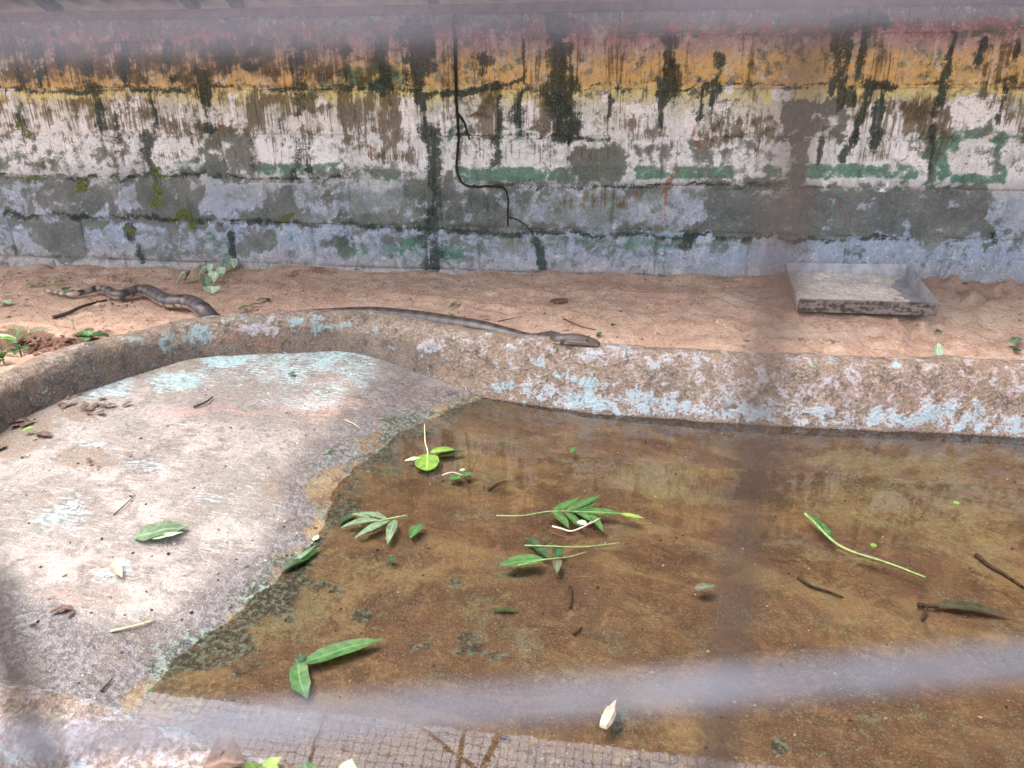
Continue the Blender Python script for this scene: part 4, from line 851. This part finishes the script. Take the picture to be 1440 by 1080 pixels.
# -- lobed frond
e = empty('lobed_frond', wa(790, 720)); tag(e, 'floating green frond with finger-like lobes and a long pale stalk', 'frond')
stem([wa(698, 725, .002), wa(735, 725, .004), wa(775, 719, .004), wa(830, 720, .004), wa(870, 722, .003)], .0022, 'stem', e)
leaf(wa(800, 719, .003), wa(880, 723, .002), .034, 'leaf', e); leaf(wa(872, 722, .003), wa(908, 729, .002), .018, 'leaf_lime', e)
for p, q, w in (((776, 719), (816, 699), .026), ((795, 719), (846, 696), .028), ((812, 719), (840, 707), .022), ((776, 719), (800, 743), .026), ((795, 720), (820, 744), .022), ((812, 720), (834, 735), .024), ((828, 722), (848, 748), .020)):
    leaf(wa(*p, .003), wa(*q, .001), w, 'leaf', e, name='lobe', arch=.03)
e = empty('pink_twig', wa(803, 747)); tag(e, 'bent pinkish twig floating across the lobed frond', 'twig')
stem([wa(777, 740, .006), wa(792, 744, .007), wa(803, 747, .007), wa(820, 741, .007), wa(844, 729, .006)], .0026, 'stem_pink', e); stem([wa(820, 741, .007), wa(832, 733, .012)], .0016, 'stem_pink', e)
o = leaf(wa(812, 733, .008), wa(824, 738, .008), .022, 'leaf_pale', name='petal', shape='round'); tag(o, 'white petal lying on the lobed frond', 'petal')
# -- second frond: two stalks
e = empty('stalked_frond', wa(770, 780)); tag(e, 'broken floating frond with two long green stalks and one broad leaf', 'frond')
stem([wa(738, 767, .003), wa(770, 768, .004), wa(820, 769, .004), wa(872, 763, .004)], .0024, 'stem', e); stem([wa(728, 795, .004), wa(765, 787, .005), wa(800, 783, .004), wa(824, 776, .004)], .0024, 'stem', e)
leaf(wa(764, 786, .003), wa(702, 795, .002), .042, 'leaf', e, shape='strap'); leaf(wa(772, 784), wa(744, 762), .024, 'leaf_dark', e); leaf(wa(760, 768), wa(736, 756), .02, 'leaf_dark', e); leaf(wa(785, 768), wa(782, 784), .03, 'leaf_dark', e); leaf(wa(786, 784), wa(783, 806), .02, 'leaf_sunk', e)
# -- shore strip and others
e = empty('shore_sprig', wa(425, 785)); tag(e, 'small sprig of narrow green leaves stranded on the shoreline', 'sprig')
leaf(ba_(402, 802, .006), ba_(452, 768, .012), .020, 'leaf', e); leaf(ba_(395, 803, .008), ba_(436, 786, .012), .022, 'leaf_dark', e, arch=.08); leaf(ba_(408, 795, .008), ba_(445, 766, .018), .014, 'leaf_grey', e, arch=.06); leaf(ba_(440, 760, .006), ba_(448, 752, .01), .016, 'leaf_pale', e)
e = empty('lance_leaf', wa(430, 930)); tag(e, 'long bright green lance-shaped leaf with a forked base in the shallow water', 'leaf')
leaf(wa(422, 934, .003), wa(541, 898, .002), .042, 'leaf', e, name='blade', nseg=14); leaf(wa(420, 930, .003), wa(432, 982, .001), .036, 'leaf', e, name='blade', shape='strap'); leaf(wa(417, 931, .004), wa(432, 920, .004), .022, 'leaf_dark', e, name='blade')
e = empty('fallen_leaf', ba_(228, 750)); tag(e, 'broad light green leaf with a folded white edge on the dry concrete ramp', 'leaf')
leaf(ba_(188, 757, .006), ba_(266, 741, .010), .064, 'leaf_grey', e, name='blade', shape='strap', arch=.05, wav=.03, nseg=12); leaf(ba_(212, 758, .014), ba_(258, 748, .018), .020, 'leaf_pale', e, name='folded_edge', arch=.04)
o = leaf(ba_(160, 790, .006), ba_(172, 812, .010), .024, 'leaf_tan', name='curled_leaf', fold=.6); tag(o, 'small curled cream leaf with a green tip on the ramp', 'leaf')
o = leaf(ba_(38, 878, .005), ba_(50, 874, .006), .012, 'leaf_grey', name='leaf_scrap'); tag(o, 'green leaf scrap on the concrete ramp above the near kerb', 'leaf')
o = leaf(ba_(30, 606, .016), ba_(48, 600, .02), .022, 'leaf_lime', name='leaf_scrap', shape='round'); tag(o, 'small lime leaf among brown litter under the left kerb', 'leaf')
# -- submerged sticks and leaves
e = empty('green_twig', wa(1190, 765)); tag(e, 'long green leafy twig floating diagonally on the brown water', 'twig')
stem([wa(1132, 722), wa(1150, 740, .002), wa(1176, 764, .003), wa(1205, 778, .002), wa(1250, 792, .002), wa(1302, 812)], .004, 'stem', e); leaf(wa(1168, 752, .002), wa(1134, 722, .003), .024, 'leaf', e); leaf(wa(1172, 758, .002), wa(1150, 728, .002), .02, 'leaf_dark', e); stem([wa(1205, 778), wa(1225, 783), wa(1245, 790)], .0055, 'twig', e, name='bark')
def sunk(pts, r, label):
    o = stem([ba_(a, b_, .006) for a, b_ in pts], r, 'twig', name='sunken_twig'); return tag(o, label, 'twig')
sunk([(1122, 812), (1140, 824), (1160, 830), (1186, 840)], .004, 'dark crooked twig under the water near the vertical wire')
sunk([(1372, 780), (1392, 796), (1410, 806), (1440, 826)], .006, 'dark stick under the water right of the long green twig')
sunk([(802, 826), (803, 842), (802, 854)], .005, 'short dark upright-lying stick under the water below the stalked frond')
sunk([(806, 892), (818, 882)], .003, 'tiny dark stick under the water above the lower wire')
sunk([(686, 690), (700, 680), (716, 676)], .003, 'thin dark twig under the water right of the floating leaf pair')
e = empty('sunken_leaf', ba_(1340, 855)); tag(e, 'brown dead leaf with a stub stalk under the water', 'leaf')
leaf(ba_(1310, 850, .014), ba_(1420, 866, .010), .030, 'leaf_sunk', e, name='blade', arch=.03); stem([ba_(1290, 850, .010), ba_(1320, 854, .014)], .006, 'twig', e, name='stalk'); stem([ba_(1302, 856, .010), ba_(1297, 872, .006)], .005, 'twig', e, name='stub')
o = leaf(wa(977, 828), wa(1006, 824), .026, 'leaf_sunk', name='sunken_leaf', shape='round'); tag(o, 'small dark green leaf under the water left of the vertical wire', 'leaf')
o = leaf(ba_(690, 856, .01), ba_(730, 856, .01), .012, 'leaf', name='sunken_leaf'); tag(o, 'thin green leaf sliver lying under the middle of the water', 'leaf')
o = leaf(wa(803, 637), wa(810, 628, .006), .016, 'leaf', name='leaf_scrap'); tag(o, 'little green leaf tip sticking out of the water before the far kerb', 'leaf')
o = leaf(wa(1224, 765), wa(1232, 769), .016, 'leaf_lime', name='leaf_scrap', shape='round'); tag(o, 'tiny round lime leaf floating above the long green twig', 'leaf')
o = leaf(wa(1340, 706), wa(1350, 708), .016, 'leaf_lime', name='leaf_scrap', shape='round'); tag(o, 'tiny lime leaf floating on the open water towards the far kerb', 'leaf')
o = leaf(wa(620, 556, .01), wa(644, 552, .012), .022, 'leaf_sunk', name='leaf_scrap'); tag(o, 'dull green leaf stranded at the foot of the far kerb', 'leaf')
o = leaf(ba_(404, 527, .006), ba_(416, 524, .012), .022, 'leaf', name='leaf_scrap', shape='round'); tag(o, 'small green leaf on the concrete near the turquoise streaks', 'leaf')
# -- wood chip
c0, c1 = at(848, 1022, WF + .006), at(866, 985, WF + .012); d = c1 - c0; sd_ = Vector((-d.y, d.x, 0)).normalized(); b = MB(); secw = [(0, .007), (.25, .011), (.6, .0105), (.72, .006), (1, .0015)]
for t, w in secw:
    p = c0 + d * t
    for a_, h_ in ((-1, -.4), (1, -.5), (.8, .5), (-.7, .6)): b.v.append(tuple(p + sd_ * a_ * w + Vector((0, 0, h_ * w))))
for i in range(len(secw) - 1):
    for j in range(4): b.f.append((i * 4 + j, i * 4 + (j + 1) % 4, (i + 1) * 4 + (j + 1) % 4, (i + 1) * 4 + j))
b.f += [(3, 2, 1, 0), tuple(16 + j for j in range(4))]
tag(b.build('wood_chip', M['wood']), 'pale splintered wood chip floating on the water', 'wood chip')
# -- vegetation on the sand
def plant(name, px, py, label, leaves, mat, dz=.05, cat='plant', stemmat='stem', place=sa):
    base = place(px, py); e = empty(name, base); tag(e, label, cat); top = base + Vector((0, 0, dz))
    stem([base - Vector((0, 0, .01)), base.lerp(top, .6), top], .003, stemmat, e)
    for (dx, dy, dzz, w, *mm) in leaves:
        k = random.uniform(.3, .9); a = base.lerp(top, k); leaf(a, a + Vector((dx, dy, dzz)), w, mm[0] if mm else mat, e, arch=.12, shape=mm[1] if len(mm) > 1 else 'lance')
    return e
plant('seedling', 30, 500, 'dark green seedling with long narrow leaves in the dug hollow', [(.10, .02, .045, .034, 'leaf_grey'), (-.09, .01, .05, .036, 'leaf_pale'), (-.07, -.03, .01, .03, 'leaf_lime'), (.03, -.06, .0, .03), (-.03, -.05, -.01, .028), (.06, -.03, .0, .028), (.0, -.06, .02, .03), (.02, .03, .05, .03)], 'leaf', .07)
plant('seedling', 6, 512, 'smaller green seedling left of the dug hollow plant', [(.03, -.01, .03, .03), (-.04, .0, .03, .03), (.01, -.04, -.005, .028), (-.02, -.03, .0, .028)], 'leaf', .05)
plant('clover_plant', 126, 477, 'low clover-like plant with rounded dark leaves behind the left kerb', [(.045, .01, .012, .044, 'leaf', 'round'), (-.05, -.005, .004, .044, 'leaf', 'round'), (.01, -.04, 0, .046, 'leaf', 'round'), (.08, .0, .006, .04, 'leaf_dark', 'round'), (-.01, .03, .02, .036, 'leaf', 'round')], 'leaf', .02)
plant('pale_shoot', 104, 463, 'single pale shoot sprouting beside the clover plant', [(-.02, 0, .02, .012), (.005, -.01, .02, .012)], 'leaf_pale', .05, stemmat='stem_pale')
e = empty('wilted_sprig', sa(295, 398)); tag(e, 'wilted sprig of pale folded leaves lying at the foot of the wall', 'sprig')
stem([sa(258, 398, .008), sa(285, 392, .02), sa(305, 388, .02), sa(333, 376, .02)], .003, 'stem', e)
for px, py, qx, qy, w, mt_ in ((268, 393, 257, 398, .05, 'leaf_pale'), (276, 391, 270, 396, .05, 'leaf_dark'), (300, 388, 288, 390, .05, 'leaf_pale'), (304, 378, 300, 386, .05, 'leaf_pale'), (307, 388, 308, 397, .07, 'leaf_pale'), (316, 384, 316, 390, .045, 'leaf_pale'), (322, 378, 321, 384, .04, 'leaf_grey'), (328, 372, 331, 378, .05, 'leaf_pale'), (292, 398, 292, 404, .05, 'leaf_grey'), (300, 408, 301, 413, .07, 'leaf_pale'), (296, 386, 290, 386, .04, 'leaf_grey')):
    a = sa((px + qx) / 2, max(py, qy)); a = a + Vector((random.uniform(-.01, .01), 0, .052 if py < 400 else .035)); leaf(a, a + Vector(((qx - px) * .0028 + random.uniform(-.012, .012), -.020, -.048 if py < 400 else -.03)), w * 1.05, mt_, e, shape='heart', fold=.35)
def litter(name, px, py, label, items, cat='leaves'):
    e = empty(name, sa(px, py)); tag(e, label, cat)
    for (ax, ay, bx, by, w, mt_) in items: leaf(sa(ax, ay, .010), sa(bx, by, .012), w, mt_, e, arch=.08)
    return e
litter('leaf_trail', 65, 400, 'trail of green and yellow leaves on the sand above the tail', [(38, 402, 50, 398, .03, 'leaf_lime'), (50, 400, 62, 399, .026, 'leaf_grey'), (60, 399, 74, 397, .03, 'leaf_lime'), (76, 399, 95, 395, .034, 'leaf_lime'), (90, 409, 100, 404, .04, 'leaf'), (52, 401, 56, 400, .022, 'leaf_tan')])
litter('leaf_scatter', 355, 432, 'green leaf sprig on the sand just behind the kerb beside the body', [(334, 437, 355, 430, .034, 'leaf_grey'), (360, 424, 376, 420, .03, 'leaf'), (350, 430, 368, 428, .02, 'leaf'), (372, 420, 380, 424, .02, 'leaf_dark')])
litter('grass_tuft', 645, 430, 'flat tuft of thin green blades on the sand above the body', [(628, 434, 655, 426, .010, 'leaf'), (630, 432, 665, 430, .010, 'leaf_grey'), (632, 430, 648, 424, .008, 'leaf')], 'grass')
litter('leaf_scrap', 845, 470, 'two green leaf scraps on the sand above the head', [(838, 472, 848, 468, .03, 'leaf'), (860, 458, 866, 456, .024, 'leaf_dark')])
litter('leaf_scrap', 10, 427, 'pale dry leaf pieces on the sand at the left', [(0, 430, 8, 424, .05, 'leaf_tan'), (2, 424, 14, 428, .05, 'leaf_pale'), (28, 428, 36, 426, .02, 'leaf_tan')])
litter('leaf_scrap', 140, 428, 'small cream leaf beside the stick on the sand', [(134, 430, 145, 426, .024, 'leaf_tan')])
e = litter('leaf_scrap', 1320, 475, 'pale green leaf standing in the sand before the tray', [(1314, 466, 1326, 468, .034, 'leaf')])
a = sa(1319, 482, .055); leaf(a, a + Vector((.006, -.02, -.055)), .036, 'leaf_pale', e, fold=.4)
litter('leaf_scrap', 1428, 485, 'small green leaf cluster in the sand at the right', [(1422, 484, 1432, 474, .035, 'leaf_grey'), (1426, 494, 1436, 492, .03, 'leaf_dark'), (1420, 486, 1430, 486, .03, 'leaf_tan')])
litter('leaf_scrap', 5, 404, 'thin green blade on the sand by the left end', [(0, 413, 18, 412, .014, 'leaf')])
litter('leaf_scrap', 785, 424, 'dark brown leaf flat on the sand', [(772, 426, 800, 422, .03, 'leaf_dead')])
litter('leaf_scrap', 620, 448, 'faded leaf bits on the sand above the body', [(675, 447, 690, 445, .02, 'leaf_grey'), (632, 446, 640, 442, .016, 'leaf')])
o = stem([sa(74, 446, .008), sa(95, 440, .012), sa(118, 430, .012), sa(150, 422, .008)], .008, 'twig', name='stick'); tag(o, 'dark stick lying on the sand below the tail', 'stick')
o = stem([sa(793, 448, .006), sa(815, 458, .008), sa(838, 464, .006)], .003, 'twig', name='stick'); tag(o, 'thin brown twig on the sand behind the head', 'stick')
o = stem([sa(700, 452, .006), sa(733, 445, .006)], .0025, 'twig', name='stick'); tag(o, 'thin brown twig on the sand above the mid body', 'stick')
o = stem([ba_(272, 572, .006), ba_(288, 566, .010), ba_(299, 558, .008)], .0045, 'twig', name='stick'); tag(o, 'short dark stick on the concrete ramp', 'stick')
o = stem([ba_(160, 724, .004), ba_(180, 706, .006), ba_(190, 696, .004)], .002, 'twig', name='stick'); tag(o, 'hair-thin brown stalk on the concrete ramp near the light green leaf', 'stick')
o = stem([ba_(155, 888, .004), ba_(190, 880, .006), ba_(218, 872, .004)], .003, 'stem_pale', name='stalk'); tag(o, 'pale straw stalk on the lower ramp', 'stalk')
o = stem([ba_(142, 972, .004), ba_(158, 954, .006)], .003, 'twig', name='stick'); tag(o, 'little twig on the damp concrete by the near kerb', 'stick')
o = stem([ba_(485, 590, .006), ba_(498, 596, .006), ba_(506, 602, .004)], .002, 'stem_pale', name='stalk'); tag(o, 'pale stalk on the damp concrete below the kerb bend', 'stalk')
# dead leaf litter on the ramp, each leaf on its own
def dead(cx, cy, n, sx, sy, label, grp, size=(.03, .07)):
    for i in range(n):
        p = ba_(cx + random.gauss(0, sx), cy + random.gauss(0, sy), .003 + .006 * random.random()); a = random.uniform(0, 6.28); L = random.uniform(*size)
        q = p + Vector((math.cos(a) * L, math.sin(a) * L, random.uniform(-.002, .006)))
        o = leaf(p, q, L * random.uniform(.35, .6), 'leaf_dead', name='dead_leaf', fold=random.uniform(-.2, .4), arch=random.uniform(-.03, .08), wav=.06); tag(o, label, 'leaf', grp)
dead(28, 590, 14, 14, 14, 'brown dead leaf in the pile under the left kerb', 'leaf pile under the left kerb', (.03, .065))
dead(120, 572, 22, 22, 7, 'brown crumbled leaf in the drift along the foot of the left kerb', 'crumbled leaves on the ramp', (.015, .045))
dead(135, 645, 4, 14, 7, 'small dark leaf crumb in the dirt patch of the ramp', 'leaf crumbs on the ramp', (.015, .03))
dead(108, 852, 3, 10, 5, 'brown leaf scrap in the rusty patch of the ramp', 'leaf scraps in the rusty patch', (.02, .05))
# plants at the near kerb
def nk(px, py, z): return at(px, py, z)
e = empty('kerb_weed', nk(372, 1100, .0)); tag(e, 'bright green weed growing against the near kerb', 'plant')
for (ax, ay, bx, by, w) in ((365, 1094, 396, 1065, .028), (362, 1092, 352, 1073, .02), (358, 1096, 341, 1073, .022), (372, 1098, 392, 1078, .022), (350, 1098, 345, 1084, .02)):
    leaf(nk(ax, ay, .03), nk(bx, by, .05), w, 'leaf_lime', e, arch=.08)
stem([nk(368, 1115, -.02), nk(364, 1094, .03)], .003, 'stem', e)
e = empty('kerb_weed', nk(490, 1100, .0)); tag(e, 'pair of light green leaf tips rising over the near kerb', 'plant')
for (ax, ay, bx, by, w, mt_) in ((488, 1096, 495, 1067, .028, 'leaf_pale'), (436, 1098, 428, 1070, .03, 'leaf_grey'), (445, 1100, 442, 1076, .02, 'leaf_lime')): leaf(nk(ax, ay, .03), nk(bx, by, .05), w, mt_, e)
stem([nk(470, 1130, -.02), nk(488, 1096, .03)], .003, 'stem', e); stem([nk(470, 1130, -.02), nk(437, 1098, .03)], .003, 'stem', e)
e = empty('dead_leaf', nk(315, 1075, .04)); tag(e, 'reddish brown dead leaf resting on the near kerb', 'leaf')
leaf(nk(285, 1082, .045), nk(345, 1074, .060), .075, 'leaf_dead', e, name='blade', arch=.15, fold=.4); stem([nk(310, 1064, .06), nk(314, 1056, .07)], .002, 'twig', e)

# ---------------------------------------------------------------- grit, clods and specks
def scatter(name, pts, sizes, cols, rough=.9):
    V = []; F = []; C = []
    base = np.array([(1, 0, 0), (-1, 0, 0), (0, 1, 0), (0, -1, 0), (0, 0, 1), (0, 0, -1)], float); fc = [(0, 2, 4), (2, 1, 4), (1, 3, 4), (3, 0, 4), (2, 0, 5), (1, 2, 5), (3, 1, 5), (0, 3, 5)]
    for p, s, c in zip(pts, sizes, cols):
        a = random.uniform(0, 6.28); ca, sa_ = math.cos(a), math.sin(a); sc = np.array([random.uniform(.6, 1.5), random.uniform(.5, 1.1), random.uniform(.35, .8)]) * s
        q = base * sc * (1 + rng.uniform(-.25, .25, (6, 1))); q = np.stack([q[:, 0] * ca - q[:, 1] * sa_, q[:, 0] * sa_ + q[:, 1] * ca, q[:, 2]], 1) + np.array(p)
        n0 = len(V); V += [tuple(v) for v in q]; F += [tuple(n0 + i for i in f) for f in fc]; C += [(*c, 1)] * 6
    m = Mat(name + '_material'); a = m.attr('tone').outputs['Color']; mm = m.bsdf(a, rough, spec=.2)
    o = mesh_obj(name, V, F, mm, None, True, {'tone': np.array(C)}); tag(o, kind='stuff'); return o
def rnd_in(nn, x0, x1, y0, y1): return rng.uniform(x0, x1, nn), rng.uniform(y0, y1, nn)
x, y = rnd_in(7500, -3.4, 2.1, -1.2, -.02); kd = pdist(x, y, ring2); ok = (~inside(x, y, ring2)) & (kd > .12); x, y = x[ok], y[ok]; z = sandz(x, y)
siz = .0022 + .010 * rng.random(len(x)) ** 6
tone = [tuple(np.array((.40, .25, .17)) * rng.uniform(.45, 1.3)) for _ in x]
scatter('sand_clods', np.stack([x, y, z], 1), siz, tone)
cx_, cy_ = rng.normal(0, 1, 260), rng.normal(0, 1, 260); pts = []
for a_, b2 in zip(cx_, cy_): p = sa(80 + a_ * 26, 487 + b2 * 7); pts.append((p.x, p.y, p.z))
scatter('loose_earth', pts, .006 + .012 * rng.random(260) ** 2, [tuple(np.array((.17, .085, .062)) * rng.uniform(.4, 1.3)) for _ in pts])
x, y = rnd_in(4200, -1.9, 2.0, -2.7, -.8); z, s = bedz(x, y); ok = inside(x, y, ring2); x, y, z, s = x[ok], y[ok], z[ok], s[ok]
siz = .0012 + .0042 * rng.random(len(x)) ** 5
tone = []
for s_ in s:
    r_ = random.random()
    tone.append(tuple(np.array((.05, .035, .028)) * random.uniform(.5, 1.6)) if r_ < .45 else tuple(np.array((.55, .47, .40)) * random.uniform(.5, 1.2)) if r_ < .8 else (.12, .16, .06))
scatter('grit', np.stack([x, y, z + siz * .3], 1), siz, tone)
